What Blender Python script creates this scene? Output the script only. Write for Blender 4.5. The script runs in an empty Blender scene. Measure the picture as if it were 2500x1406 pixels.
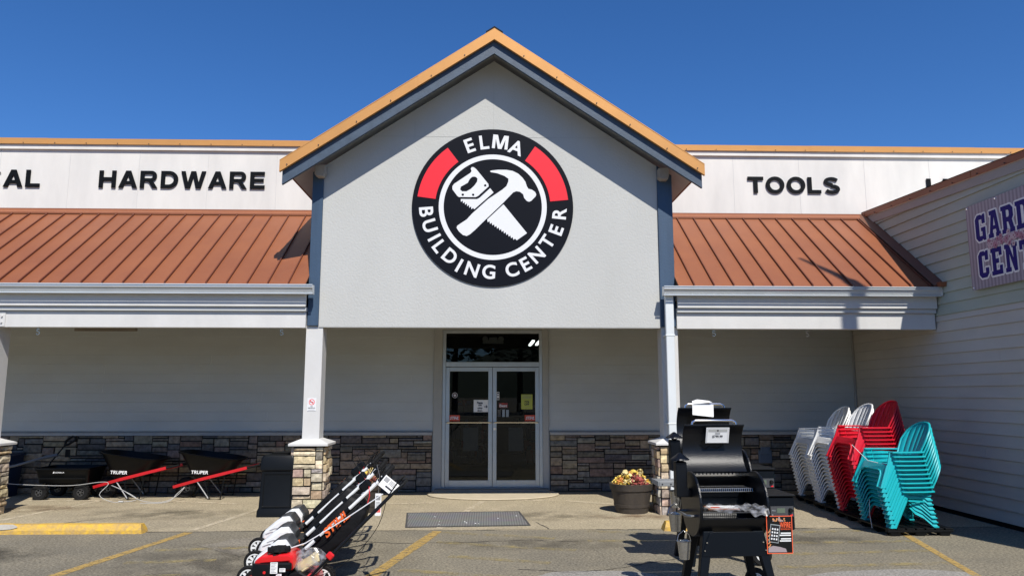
import bpy, bmesh, math, random
from mathutils import Vector, Matrix
R = math.radians
sc = bpy.context.scene
COL = sc.collection

# ---------------------------------------------------------------- camera
cam = bpy.data.cameras.new('camera'); camo = bpy.data.objects.new('camera', cam); COL.objects.link(camo)
camo.location = (0, 0, 1.75)
camo.rotation_euler = (R(90) + math.atan(258 / 1800), 0, R(-1.75))
cam.sensor_width = 36; cam.lens = 36 * 1800 / 2500
cam.clip_start = .05; cam.clip_end = 3000
sc.camera = camo
# ---------------------------------------------------------------- sky and sun
SUN = Vector((.25, -.8, 1)).normalized()
w = bpy.data.worlds.new('World'); sc.world = w; w.use_nodes = True
nt = w.node_tree; nt.nodes.clear()
sky = nt.nodes.new('ShaderNodeTexSky'); sky.sky_type = 'NISHITA'; sky.sun_disc = False
sky.sun_elevation = math.asin(SUN.z); sky.sun_rotation = math.atan2(SUN.x, SUN.y)
sky.altitude = 900; sky.air_density = 1.0; sky.dust_density = .15; sky.ozone_density = 4.5
bg = nt.nodes.new('ShaderNodeBackground'); bg.inputs[1].default_value = .10
wo = nt.nodes.new('ShaderNodeOutputWorld')
tint = nt.nodes.new('ShaderNodeMix'); tint.data_type = 'RGBA'; tint.blend_type = 'MULTIPLY'; tint.inputs[0].default_value = 1
tint.inputs[7].default_value = (.80, .92, 1.14, 1)
hs = nt.nodes.new('ShaderNodeHueSaturation'); hs.inputs['Saturation'].default_value = 1.12; hs.inputs['Value'].default_value = .95
nt.links.new(sky.outputs[0], tint.inputs[6]); nt.links.new(tint.outputs[2], hs.inputs['Color']); nt.links.new(hs.outputs[0], bg.inputs[0]); nt.links.new(bg.outputs[0], wo.inputs[0])
sun = bpy.data.lights.new('sun', 'SUN'); sun.energy = 4.6; sun.angle = R(.53); sun.color = (1, .955, .88)
suno = bpy.data.objects.new('sun', sun); COL.objects.link(suno)
suno.rotation_euler = (-SUN).to_track_quat('-Z', 'Y').to_euler()
suno.location = (5, -10, 30)
sc.view_settings.view_transform = 'Standard'; sc.view_settings.look = 'None'
sc.view_settings.exposure = .30; sc.view_settings.gamma = 1
sc.cycles.max_bounces = 8

# ---------------------------------------------------------------- materials
MATS = {}
def mat(name, color, rough=.6, metal=0, var=.0, vscale=3, bump=0, bscale=60, spec=None, color2=None,
        streak=False, attr=False, coat=0, emit=0, vdetail=6):
    if name in MATS: return MATS[name]
    m = bpy.data.materials.new(name); m.use_nodes = True; n = m.node_tree; L = n.links
    b = n.nodes['Principled BSDF']
    b.inputs['Roughness'].default_value = rough; b.inputs['Metallic'].default_value = metal
    if spec is not None: b.inputs['Specular IOR Level'].default_value = spec
    if coat: b.inputs['Coat Weight'].default_value = coat; b.inputs['Coat Roughness'].default_value = .12
    tc = n.nodes.new('ShaderNodeTexCoord')
    src = None
    if attr:
        a = n.nodes.new('ShaderNodeAttribute'); a.attribute_name = 'Col'; src = a.outputs['Color']
    if var > 0 or color2:
        nz = n.nodes.new('ShaderNodeTexNoise'); nz.inputs['Scale'].default_value = vscale
        nz.inputs['Detail'].default_value = vdetail; nz.inputs['Roughness'].default_value = .62
        if streak:
            mp = n.nodes.new('ShaderNodeMapping'); mp.inputs['Scale'].default_value = (1, 1, .12) if streak is True else streak
            L.new(tc.outputs['Object'], mp.inputs[0]); L.new(mp.outputs[0], nz.inputs['Vector'])
        else: L.new(tc.outputs['Object'], nz.inputs['Vector'])
        mr = n.nodes.new('ShaderNodeMapRange'); mr.inputs[1].default_value = .32; mr.inputs[2].default_value = .68
        L.new(nz.outputs['Fac'], mr.inputs[0])
        mx = n.nodes.new('ShaderNodeMix'); mx.data_type = 'RGBA'
        L.new(mr.outputs[0], mx.inputs[0])
        c2 = color2 or tuple(c * (1 - var) for c in color)
        if attr:
            mx.blend_type = 'MULTIPLY'; mx.inputs[0].default_value = 1
            L.links if False else None
            n2 = n.nodes.new('ShaderNodeMix'); n2.data_type = 'RGBA'
            n2.inputs[6].default_value = (1 + var, 1 + var, 1 + var, 1); n2.inputs[7].default_value = (1 - var, 1 - var, 1 - var, 1)
            L.new(mr.outputs[0], n2.inputs[0])
            for l in list(mx.inputs[0].links): L.remove(l)
            mx.inputs[0].default_value = 1
            L.new(src, mx.inputs[6]); L.new(n2.outputs[2], mx.inputs[7])
        else:
            mx.inputs[6].default_value = (*color, 1); mx.inputs[7].default_value = (*c2, 1)
        src = mx.outputs[2]
    if src is not None: L.new(src, b.inputs['Base Color'])
    else: b.inputs['Base Color'].default_value = (*color, 1)
    if bump > 0:
        nb = n.nodes.new('ShaderNodeTexNoise'); nb.inputs['Scale'].default_value = bscale; nb.inputs['Detail'].default_value = 4
        L.new(tc.outputs['Object'], nb.inputs['Vector'])
        bp = n.nodes.new('ShaderNodeBump'); bp.inputs['Strength'].default_value = bump; bp.inputs['Distance'].default_value = .01
        L.new(nb.outputs['Fac'], bp.inputs['Height']); L.new(bp.outputs[0], b.inputs['Normal'])
    if emit:
        b.inputs['Emission Color'].default_value = (*color, 1); b.inputs['Emission Strength'].default_value = emit
    MATS[name] = m
    return m

stucco = mat('stucco', (.49, .49, .465), .95, color2=(.455, .455, .43), vscale=.9, streak=(1, 1, .35), bump=.42, bscale=32)
white_paint = mat('white_paint', (.62, .61, .585), .55, var=.1, vscale=2.5, streak=(1, 1, .5), bump=.12, bscale=30)
white_board = mat('white_board', (.69, .665, .615), .7, color2=(.60, .58, .54), vscale=2.6, streak=(1, 1, .3), bump=.1, bscale=40)
navy = mat('navy_paint', (.045, .085, .145), .5, var=.3, vscale=5, streak=(1, 1, .15), bump=.2, bscale=40)
barge_m = mat('barge_paint', (.058, .088, .13), .5, var=.3, vscale=6, bump=.25, bscale=50)
copper = mat('copper_trim', (.72, .345, .10), .33, metal=.3, var=.1, vscale=2, bump=.05, bscale=4)
roof_m = mat('copper_roof', (.29, .10, .040), .5, metal=.1, color2=(.235, .078, .034), vscale=1.0, bump=.03, bscale=3)
seam_m = mat('roof_seam', (.13, .035, .016), .5, metal=.1)
siding_m = mat('siding_grey', (.545, .57, .55), .7, color2=(.47, .48, .45), vscale=1.2, streak=(.4, .4, 1), bump=.1, bscale=50)
siding_green = mat('siding_sage', (.43, .465, .395), .75, color2=(.36, .40, .335), vscale=1.8, streak=(.4, .4, 1), bump=.1, bscale=40)
siding_taupe = mat('siding_taupe', (.56, .525, .465), .7, color2=(.48, .45, .40), vscale=1.5, streak=(.4, .4, 1), bump=.1, bscale=40)
trim_grey = mat('trim_grey', (.42, .42, .40), .7, var=.15, vscale=6)
fascia_m = mat('fascia_paint', (.52, .53, .52), .6, var=.08, vscale=4, streak=(.3, 1, 1))
gutter_m = mat('gutter_metal', (.62, .65, .66), .28, metal=.25, var=.06, vscale=3)
soffit_m = mat('soffit_wood', (.26, .22, .17), .8, var=.2, vscale=4)
stone_m = mat('ledge_stone', (.3, .25, .2), .9, attr=True, var=.38, vscale=14, bump=.9, bscale=22)
mortar_m = mat('mortar', (.018, .016, .014), .95, var=.2)
black_letter = mat('black_letter', (.004, .005, .006), .6, spec=.12)
black_sign = mat('black_sign_face', (.004, .005, .009), .5, spec=.12, var=.1)
white_vinyl = mat('white_vinyl', (.72, .72, .72), .4)
red_vinyl = mat('red_vinyl', (.78, .022, .03), .35)
alu = mat('aluminium', (.50, .54, .55), .35, metal=.55, var=.08, vscale=8)
steel = mat('galvanised', (.5, .5, .49), .25, metal=.9, var=.25, vscale=30)
chrome = mat('bright_steel', (.75, .75, .75), .15, metal=1)
rubber = mat('rubber', (.010, .010, .010), .75, spec=.2, bump=.2, bscale=80)
black_poly = mat('black_plastic', (.005, .006, .007), .42, spec=.2, var=.2, vscale=8)
black_matte = mat('black_matte', (.006, .006, .006), .7, spec=.2)
bag_m = mat('black_fabric', (.005, .005, .006), .6, spec=.2, var=.3, vscale=7, bump=1.0, bscale=9)
grill_black = mat('grill_enamel', (.003, .004, .006), .33, spec=.35, bump=.2, bscale=130)
leg_black = mat('powder_coat', (.003, .005, .008), .45, spec=.18)
white_plastic = mat('white_plastic', (.72, .73, .72), .35, var=.04)
grey_plastic = mat('grey_plastic', (.045, .048, .052), .35)
orange = mat('orange_plastic', (.75, .12, .02), .45)
red_paint = mat('red_paint', (.62, .012, .014), .3, coat=.3)
bar_red = mat('barrow_red', (.55, .012, .018), .4)
paper = mat('paper', (.78, .78, .76), .6)
grey_ink = mat('grey_ink', (.25, .25, .25), .6)
ink = mat('ink', (.02, .02, .03), .6)
concrete_m = mat('concrete', (.40, .34, .25), .9, color2=(.33, .28, .20), vscale=3, bump=.3, bscale=60)
yellow_m = mat('yellow_paint', (.66, .40, .03), .7, color2=(.38, .25, .10), vscale=13, bump=.8, bscale=30)
conc_bare = mat('bare_concrete', (.42, .40, .36), .9, color2=(.30, .27, .22), vscale=12, bump=.3)
teal_p = mat('teal_plastic', (.008, .40, .44), .38, var=.05)
red_p = mat('red_plastic', (.62, .010, .028), .38, var=.05)
white_p = mat('white_chair_plastic', (.80, .80, .78), .42, var=.05)
barrel_m = mat('barrel_brown', (.062, .050, .038), .7, color2=(.038, .031, .025), vscale=6, streak=(1, 1, .3), bump=.4, bscale=30)
soil = mat('soil', (.03, .02, .015), .95)
blue_bin = mat('blue_plastic', (.008, .022, .06), .5)
glass_clear = None
def glass_mat(name, tint, refl=.5):
    m = bpy.data.materials.new(name); m.use_nodes = True; n = m.node_tree; n.nodes.clear(); L = n.links
    o = n.nodes.new('ShaderNodeOutputMaterial'); mx = n.nodes.new('ShaderNodeMixShader')
    t = n.nodes.new('ShaderNodeBsdfTransparent'); t.inputs[0].default_value = (*tint, 1)
    g = n.nodes.new('ShaderNodeBsdfGlossy'); g.inputs['Roughness'].default_value = .0; g.inputs[0].default_value = (.8, .85, .85, 1)
    f = n.nodes.new('ShaderNodeFresnel'); f.inputs[0].default_value = 1.5
    ml = n.nodes.new('ShaderNodeMath'); ml.operation = 'MULTIPLY'; ml.inputs[1].default_value = refl
    L.new(f.outputs[0], ml.inputs[0]); L.new(ml.outputs[0], mx.inputs[0]); L.new(t.outputs[0], mx.inputs[1]); L.new(g.outputs[0], mx.inputs[2]); L.new(mx.outputs[0], o.inputs[0])
    MATS[name] = m; return m
door_glass = glass_mat('door_glass', (.30, .32, .32), .8)
def film_mat():
    m = bpy.data.materials.new('plastic_film'); m.use_nodes = True; n = m.node_tree; n.nodes.clear(); L = n.links
    o = n.nodes.new('ShaderNodeOutputMaterial'); a = n.nodes.new('ShaderNodeMixShader'); b = n.nodes.new('ShaderNodeMixShader')
    t = n.nodes.new('ShaderNodeBsdfTransparent'); t.inputs[0].default_value = (.93, .93, .92, 1)
    g = n.nodes.new('ShaderNodeBsdfGlossy'); g.inputs['Roughness'].default_value = .22; d = n.nodes.new('ShaderNodeBsdfDiffuse'); d.inputs[0].default_value = (.6, .6, .6, 1)
    b.inputs[0].default_value = .35; L.new(d.outputs[0], b.inputs[1]); L.new(g.outputs[0], b.inputs[2])
    nz = n.nodes.new('ShaderNodeTexNoise'); nz.inputs['Scale'].default_value = 22; tc = n.nodes.new('ShaderNodeTexCoord'); L.new(tc.outputs['Object'], nz.inputs['Vector'])
    mr = n.nodes.new('ShaderNodeMapRange'); mr.inputs[1].default_value = .4; mr.inputs[2].default_value = .65; mr.inputs[3].default_value = .06; mr.inputs[4].default_value = .42
    L.new(nz.outputs['Fac'], mr.inputs[0]); L.new(mr.outputs[0], a.inputs[0]); L.new(t.outputs[0], a.inputs[1]); L.new(b.outputs[0], a.inputs[2]); L.new(a.outputs[0], o.inputs[0]); return m
plastic_film = film_mat()

def ground_mat(name, c1, c2, c3, big=.35, speck=34, speckamt=.55, stain=None):
    m = bpy.data.materials.new(name); m.use_nodes = True; n = m.node_tree; L = n.links
    b = n.nodes['Principled BSDF']; b.inputs['Roughness'].default_value = .92; b.inputs['Specular IOR Level'].default_value = .3
    tc = n.nodes.new('ShaderNodeTexCoord')
    def noise(s, d=5, r=.6):
        q = n.nodes.new('ShaderNodeTexNoise'); q.inputs['Scale'].default_value = s; q.inputs['Detail'].default_value = d
        q.inputs['Roughness'].default_value = r; L.new(tc.outputs['Object'], q.inputs['Vector']); return q.outputs['Fac']
    def rng(x, a, bb, c=0, d=1):
        q = n.nodes.new('ShaderNodeMapRange'); q.inputs[1].default_value = a; q.inputs[2].default_value = bb
        q.inputs[3].default_value = c; q.inputs[4].default_value = d; L.new(x, q.inputs[0]); return q.outputs[0]
    def mix(f, a, bb, mode='MIX'):
        q = n.nodes.new('ShaderNodeMix'); q.data_type = 'RGBA'; q.blend_type = mode
        if isinstance(f, float): q.inputs[0].default_value = f
        else: L.new(f, q.inputs[0])
        for i, x in ((6, a), (7, bb)):
            if isinstance(x, tuple): q.inputs[i].default_value = (*x, 1)
            else: L.new(x, q.inputs[i])
        return q.outputs[2]
    base = mix(rng(noise(big), .35, .65), c1, c2)
    base = mix(rng(noise(big * 6, 6, .7), .45, .75, 0, .6), base, c3)
    sp = rng(noise(speck, 3, .75), .32, .68, 1 - speckamt, 1 + speckamt)
    comb = n.nodes.new('ShaderNodeCombineColor')
    for i in range(3): L.new(sp, comb.inputs[i])
    base = mix(1.0, base, comb.outputs[0], 'MULTIPLY')
    # scattered pale grit
    vo = n.nodes.new('ShaderNodeTexVoronoi'); vo.inputs['Scale'].default_value = 9; L.new(tc.outputs['Object'], vo.inputs['Vector'])
    base = mix(rng(vo.outputs['Distance'], .03, .055, .55, 0), base, (.55, .52, .45))
    L.new(base, b.inputs['Base Color'])
    bp = n.nodes.new('ShaderNodeBump'); bp.inputs['Strength'].default_value = .5; bp.inputs['Distance'].default_value = .008
    L.new(noise(speck * 1.3, 3), bp.inputs['Height']); L.new(bp.outputs[0], b.inputs['Normal'])
    MATS[name] = m; return m
asphalt = ground_mat('asphalt', (.215, .19, .138), (.16, .143, .108), (.25, .215, .15), speckamt=.62, speck=38)
walk_m = ground_mat('old_asphalt', (.36, .305, .205), (.285, .243, .167), (.42, .35, .24), speckamt=.42, speck=38)

def worn_paint(name, color, keep=.5, scale=9, under=None):
    """Worn road paint: noise driven transparency over the asphalt it lies on."""
    m = bpy.data.materials.new(name); m.use_nodes = True; n = m.node_tree; L = n.links
    b = n.nodes['Principled BSDF']; b.inputs['Base Color'].default_value = (*color, 1); b.inputs['Roughness'].default_value = .9
    tc = n.nodes.new('ShaderNodeTexCoord'); q = n.nodes.new('ShaderNodeTexNoise'); q.inputs['Scale'].default_value = scale
    q.inputs['Detail'].default_value = 8; q.inputs['Roughness'].default_value = .75
    L.new(tc.outputs['Object'], q.inputs['Vector'])
    r = n.nodes.new('ShaderNodeMapRange'); r.inputs[1].default_value = .34 + keep * .28; r.inputs[2].default_value = .50 + keep * .28
    r.inputs[3].default_value = min(1, keep + .35); r.inputs[4].default_value = 0
    L.new(q.outputs['Fac'], r.inputs[0]); L.new(r.outputs[0], b.inputs['Alpha'])
    MATS[name] = m; return m
paint_y = worn_paint('worn_yellow', (.44, .29, .085), .50, 15)
paint_f = worn_paint('faded_yellow', (.36, .285, .12), .24, 5)
paint_p = worn_paint('pale_line', (.56, .48, .34), .45, 7)

# ---------------------------------------------------------------- mesh builder
def circ(r, n, a0=0): return [(r * math.cos(a0 + 2 * math.pi * i / n), r * math.sin(a0 + 2 * math.pi * i / n)) for i in range(n)]
class MB:
    def __init__(s): s.v = []; s.f = []; s.m = []; s.c = []
    def add(s, vs, fs, m=0, c=(1, 1, 1), M=None):
        o = len(s.v)
        if M is not None: vs = [tuple(M @ Vector(p)) for p in vs]
        s.v += [tuple(p) for p in vs]
        for f in fs: s.f.append([i + o for i in f]); s.m.append(m); s.c.append(c)
        return s
    def box(s, x0, x1, y0, y1, z0, z1, m=0, c=(1, 1, 1), M=None):
        vs = [(x0, y0, z0), (x1, y0, z0), (x1, y1, z0), (x0, y1, z0), (x0, y0, z1), (x1, y0, z1), (x1, y1, z1), (x0, y1, z1)]
        return s.add(vs, [(0, 3, 2, 1), (4, 5, 6, 7), (0, 1, 5, 4), (1, 2, 6, 5), (2, 3, 7, 6), (3, 0, 4, 7)], m, c, M)
    def prism(s, pts, a, b, plane='xz', m=0, c=(1, 1, 1), M=None):
        n = len(pts)
        def P(p, t):
            return {'xz': (p[0], t, p[1]), 'yz': (t, p[0], p[1]), 'xy': (p[0], p[1], t)}[plane]
        vs = [P(p, a) for p in pts] + [P(p, b) for p in pts]
        fs = [list(range(n))[::-1], list(range(n, 2 * n))] + [(i, (i + 1) % n, n + (i + 1) % n, n + i) for i in range(n)]
        return s.add(vs, fs, m, c, M)
    def tube(s, pts, r, n=8, m=0, M=None, closed=False, c=(1, 1, 1), caps=True):
        P = [Vector(p) for p in pts]; k = len(P); rs = r if isinstance(r, (list, tuple)) else [r] * k
        vs = []; up = None
        for i, p in enumerate(P):
            if closed: t = (P[(i + 1) % k] - P[i - 1]).normalized()
            else: t = (P[min(i + 1, k - 1)] - P[max(i - 1, 0)]).normalized()
            if up is None:
                up = Vector((0, 0, 1)) if abs(t.z) < .9 else Vector((1, 0, 0))
            a = (up - t * up.dot(t)).normalized(); b = t.cross(a); up = a
            for j in range(n):
                an = 2 * math.pi * j / n
                vs.append(tuple(p + (a * math.cos(an) + b * math.sin(an)) * rs[i]))
        fs = []
        for i in range(k if closed else k - 1):
            for j in range(n):
                i2 = (i + 1) % k
                fs.append((i * n + j, i * n + (j + 1) % n, i2 * n + (j + 1) % n, i2 * n + j))
        if not closed and caps: fs += [list(range(n))[::-1], list(range((k - 1) * n, k * n))]
        return s.add(vs, fs, m, c, M)
    def lathe(s, prof, n=24, m=0, M=None, c=(1, 1, 1)):
        """profile of (r, z) turned about Z"""
        vs = []; k = len(prof)
        for r, z in prof:
            for j in range(n):
                a = 2 * math.pi * j / n; vs.append((r * math.cos(a), r * math.sin(a), z))
        fs = []
        for i in range(k - 1):
            for j in range(n): fs.append((i * n + j, i * n + (j + 1) % n, (i + 1) * n + (j + 1) % n, (i + 1) * n + j))
        if prof[0][0] > 1e-4 and True: pass
        return s.add(vs, fs, m, c, M)
    def cyl(s, p0, p1, r0, r1=None, n=16, m=0, M=None, c=(1, 1, 1)):
        return s.tube([p0, p1], [r0, r0 if r1 is None else r1], n, m, M, c=c)
    def grid(s, fn, nu, nv, m=0, M=None, c=(1, 1, 1)):
        vs = [fn(i / nu, j / nv) for j in range(nv + 1) for i in range(nu + 1)]
        fs = [(j * (nu + 1) + i, j * (nu + 1) + i + 1, (j + 1) * (nu + 1) + i + 1, (j + 1) * (nu + 1) + i) for j in range(nv) for i in range(nu)]
        return s.add(vs, fs, m, c, M)
    def text(s, txt, x0, x1, z0, z1, y, depth=.004, m=0, off=.02, shear=0, sp=1, M=None, face='-y', fitw=True):
        me = text_mesh(txt, off, shear, sp)
        (ax, ay), (bx, by) = me[2], me[3]
        sz = (z1 - z0) / max(by - ay, 1e-4); sx = (x1 - x0) / max(bx - ax, 1e-4) if fitw else sz
        vs = []; xo = x0 if fitw else (x0 + x1) / 2 - (bx - ax) * sx / 2
        for (px, py, pz) in me[0]:
            vs.append((xo + (px - ax) * sx, y - (pz + .5) * depth, z0 + (py - ay) * sz))
        return s.add(vs, me[1], m, (1, 1, 1), M)
    def shape(s, loops, depth, M, m=0, off=0, z=0):
        vs, fs = shape_mesh(loops, off)
        vs = [(p[0], p[1], z + (p[2] + .5) * depth) for p in vs]
        return s.add(vs, fs, m, (1, 1, 1), M)
    def build(s, name, mats, parent=None, loc=None, bevel=0, smooth=False, seg=1, solid=0, clip=None):
        me = bpy.data.meshes.new(name); me.from_pydata(s.v, [], s.f)
        if not isinstance(mats, (list, tuple)): mats = [mats]
        for mm in mats: me.materials.append(mm)
        me.polygons.foreach_set('material_index', s.m)
        ca = me.color_attributes.new('Col', 'FLOAT_COLOR', 'CORNER')
        k = 0
        for p, c in zip(me.polygons, s.c):
            for _ in p.loop_indices: ca.data[k].color = (*c, 1); k += 1
        bm = bmesh.new(); bm.from_mesh(me)
        if clip:
            for co, no in clip:
                bmesh.ops.bisect_plane(bm, geom=bm.verts[:] + bm.edges[:] + bm.faces[:], plane_co=co, plane_no=no, clear_outer=True)
        if bevel:
            bmesh.ops.recalc_face_normals(bm, faces=bm.faces[:])
            es = [e for e in bm.edges if len(e.link_faces) == 2 and e.calc_face_angle(0) > .5]
            bmesh.ops.bevel(bm, geom=es, offset=bevel, segments=seg, profile=.6, affect='EDGES', clamp_overlap=True)
        bmesh.ops.recalc_face_normals(bm, faces=bm.faces[:])
        bm.to_mesh(me); bm.free()
        if smooth:
            me.polygons.foreach_set('use_smooth', [True] * len(me.polygons))
            me.update()
            try: me.set_sharp_from_angle(angle=R(40))
            except Exception: pass
        o = bpy.data.objects.new(name, me); COL.objects.link(o)
        if parent: o.parent = parent
        if loc: o.location = loc
        if solid:
            md = o.modifiers.new('thickness', 'SOLIDIFY'); md.thickness = solid; md.offset = 0
        return o

_tc = {}
def text_mesh(txt, off, shear, sp=1):
    key = (txt, off, shear, sp)
    if key in _tc: return _tc[key]
    cu = bpy.data.curves.new('txt', 'FONT'); cu.body = txt; cu.size = 1; cu.extrude = .5; cu.offset = off; cu.shear = shear; cu.resolution_u = 7; cu.space_character = sp
    cu.space_line = .9; cu.align_x = 'CENTER' if '\n' in txt else 'LEFT'
    o = bpy.data.objects.new('txt', cu); me = o.to_mesh()
    vs = [tuple(v.co) for v in me.vertices]; fs = [tuple(p.vertices) for p in me.polygons]
    o.to_mesh_clear(); bpy.data.objects.remove(o); bpy.data.curves.remove(cu)
    mn = (min(v[0] for v in vs), min(v[1] for v in vs)); mx = (max(v[0] for v in vs), max(v[1] for v in vs))
    _tc[key] = (vs, fs, mn, mx); return _tc[key]
def shape_mesh(loops, off=0):
    cu = bpy.data.curves.new('shp', 'CURVE'); cu.dimensions = '2D'; cu.fill_mode = 'BOTH'; cu.extrude = .5; cu.offset = off
    for lp in loops:
        sp = cu.splines.new('POLY'); sp.points.add(len(lp) - 1); sp.use_cyclic_u = True
        for p, q in zip(sp.points, lp): p.co = (q[0], q[1], 0, 1)
    o = bpy.data.objects.new('shp', cu); me = o.to_mesh()
    vs = [tuple(v.co) for v in me.vertices]; fs = [tuple(p.vertices) for p in me.polygons]
    o.to_mesh_clear(); bpy.data.objects.remove(o); bpy.data.curves.remove(cu)
    return vs, fs
def smoothpts(p, k=4):
    out = []; P = [Vector(q) for q in p]
    for i in range(len(P) - 1):
        a, b, c, d = P[max(i - 1, 0)], P[i], P[i + 1], P[min(i + 2, len(P) - 1)]
        for j in range(k):
            t = j / k; out.append(.5 * ((2 * b) + (c - a) * t + (2 * a - 5 * b + 4 * c - d) * t * t + (3 * b - a - 3 * c + d) * t ** 3))
    out.append(P[-1]); return out
def tag(o, label=None, cat=None, group=None, kind=None):
    if label: o['label'] = label
    if cat: o['category'] = cat
    if group: o['group'] = group
    if kind: o['kind'] = kind
    return o
def thing(name, label, cat, loc=(0, 0, 0), rz=0, group=None, scale=1):
    o = bpy.data.objects.new(name, None); COL.objects.link(o); o.location = loc; o.rotation_euler = (0, 0, rz)
    o.empty_display_size = .2
    if scale != 1: o.scale = (scale,) * 3
    return tag(o, label, cat, group)
def copy_tree(o, parent=None, kids=None):
    c = o.copy(); COL.objects.link(c)
    if parent: c.parent = parent
    for ch in [x for x in ALLK(o)]: copy_tree(ch, c)
    return c
def ALLK(o): return list(o.children)
FACE_S = Matrix(((1, 0, 0, 0), (0, 0, -1, 0), (0, 1, 0, 0), (0, 0, 0, 1)))   # drawing x,y -> world x,z facing -Y
def at(x, y, z, M=FACE_S): return Matrix.Translation((x, y, z)) @ M

# ================================================================ SETTING
ZG = 0
g = MB(); g.box(-400, 400, -500, 400, -.3, 0)
tag(g.build('ground', asphalt), kind='structure')
g = MB(); g.prism([(-16, 9.93), (-6, 9.9), (-3, 9.97), (0, 9.93), (3, 9.9), (6.8, 9.95), (6.8, 13.8), (-16, 13.8)], .0, .004, 'xy')
tag(g.build('walkway', walk_m), kind='structure')
def line(pts, width, name, m, z, ln=None):
    g = MB()
    for (a, b) in pts:
        A = Vector((*a, 0)); B = Vector((*b, 0)); d = (B - A).normalized(); nrm = Vector((-d.y, d.x, 0)) * width / 2
        k = 6; vs = []
        for i in range(k + 1):
            p = A.lerp(B, i / k); q = nrm * (1 + .12 * math.sin(i * 2.3 + a[0]))
            vs += [(*(p + q).xy, z), (*(p - q).xy, z)]
        g.add(vs, [(2 * i, 2 * i + 1, 2 * i + 3, 2 * i + 2) for i in range(k)])
    return tag(g.build(name, m), kind='structure')
line([((-3.82, 9.86), (-4.75, 4.6))], .12, 'parking_line', paint_y, .004)
line([((-.66, 9.86), (-1.6, 5.2))], .13, 'parking_line', paint_y, .004)
line([((5.34, 9.9), (4.19, 5.0))], .09, 'parking_line', paint_y, .004)
line([((-3.82, 9.99), (-3.33, 12.7)), ((-.66, 9.99), (-.10, 12.5)), ((-6.9, 10.3), (-6.38, 12.8))], .1, 'parking_line', paint_p, .008)
line([((-.628, 9.80), (.806, 9.337)), ((-.624, 9.155), (.986, 8.64)), ((-.427, 8.386), (.643, 8.019)), ((1.27, 9.8), (1.9, 9.7)),
      ((1.185, 9.2), (2.2, 9.12)), ((-.9, 7.75), (.9, 7.2)), ((3.4, 9.62), (4.825, 9.733)), ((3.1, 8.95), (5.11, 9.054)), ((3.0, 8.35), (5.006, 8.517)), ((2.955, 7.764), (4.798, 7.892)),
      ((-3.78, 8.786), (-2.7, 8.913)), ((-3.81, 8.155), (-2.9, 8.267)), ((-3.95, 7.45), (-3.0, 7.6))], .12, 'parking_hatching', paint_f, .0035)
line([((-1.8, 12.22), (-.856, 12.32)), ((1.26, 12.49), (2.0, 12.10)), ((.5, 12.62), (1.1, 12.5)), ((-5.3, 12.65), (-4.0, 12.3)), ((-7.6, 12.8), (-6.2, 12.75))], .11, 'pale_patch', paint_p, .0085)
# dark seam between apron and lot, with a low broken edge
g = MB(); random.seed(3); pts = []
for i in range(120):
    x = -9 + i * .14; pts.append((x, 9.925 + .012 * random.uniform(-1, 1) + .02 * math.sin(i * .3)))
vs = []
for x, y in pts: vs += [(x, y - .009 * random.random(), .0055), (x, y + .010 * random.random() + .002, .0055)]
g.add(vs, [(2 * i, 2 * i + 2, 2 * i + 3, 2 * i + 1) for i in range(len(pts) - 1)])
x, y = .35, 9.93; vs = []
for seg in range(2):
    pass
tag(g.build('pavement_joint', mat('dark_joint', (.06, .052, .042), .95)), kind='structure')
def crack(x, y, ang, length, z, seed):
    random.seed(seed); g = MB(); vs = []; n = int(length / .09); a = ang
    for i in range(n):
        a += random.uniform(-.45, .45); a = a * .85 + ang * .15; w_ = random.uniform(.003, .011)
        vs += [(x - w_ * math.sin(a), y + w_ * math.cos(a), z), (x + w_ * math.sin(a), y - w_ * math.cos(a), z)]
        x += .09 * math.cos(a); y += .09 * math.sin(a)
    g.add(vs, [(2 * i, 2 * i + 1, 2 * i + 3, 2 * i + 2) for i in range(n - 1)])
    tag(g.build('pavement_crack', MATS['dark_joint']), kind='structure')
crack(.78, 9.95, 1.9, .7, .009, 1); crack(.3, 7.75, .03, 3.4, .0036, 3); crack(3.0, 10.4, -.4, 1.6, .009, 4); crack(-5.8, 10.6, .5, 2.0, .009, 5); crack(-1.9, 9.3, -.1, 3.2, .0036, 6)
# repaired concrete patches in the lot
patch_m = ground_mat('patch_concrete', (.27, .255, .225), (.23, .215, .19), (.30, .285, .25), speck=45, speckamt=.5)
def blob(cx, cy, rx, ry, z, m, seed, name='ground_patch'):
    random.seed(seed); g = MB(); n = 36; ph = [random.uniform(0, 6) for _ in range(4)]
    p = [(cx + rx * math.cos(t) * (1 + .06 * math.sin(3 * t + ph[0]) + .04 * math.sin(7 * t + ph[1])), cy + ry * math.sin(t) * (1 + .07 * math.sin(4 * t + ph[2]))) for t in [2 * math.pi * i / n for i in range(n)]]
    g.add([(a, b, z) for a, b in p], [list(range(n))]); return tag(g.build(name, m), kind='structure')
blob(1.05, 7.35, .65, .33, .003, patch_m, 5); blob(4.0, 7.35, .85, .28, .003, patch_m, 6)
line([((-3.05, 8.75), (-2.2, 9.7))], .9, 'ground_patch', ground_mat('tan_patch', (.24, .215, .165), (.215, .19, .15), (.26, .23, .18)), .0025)
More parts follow.
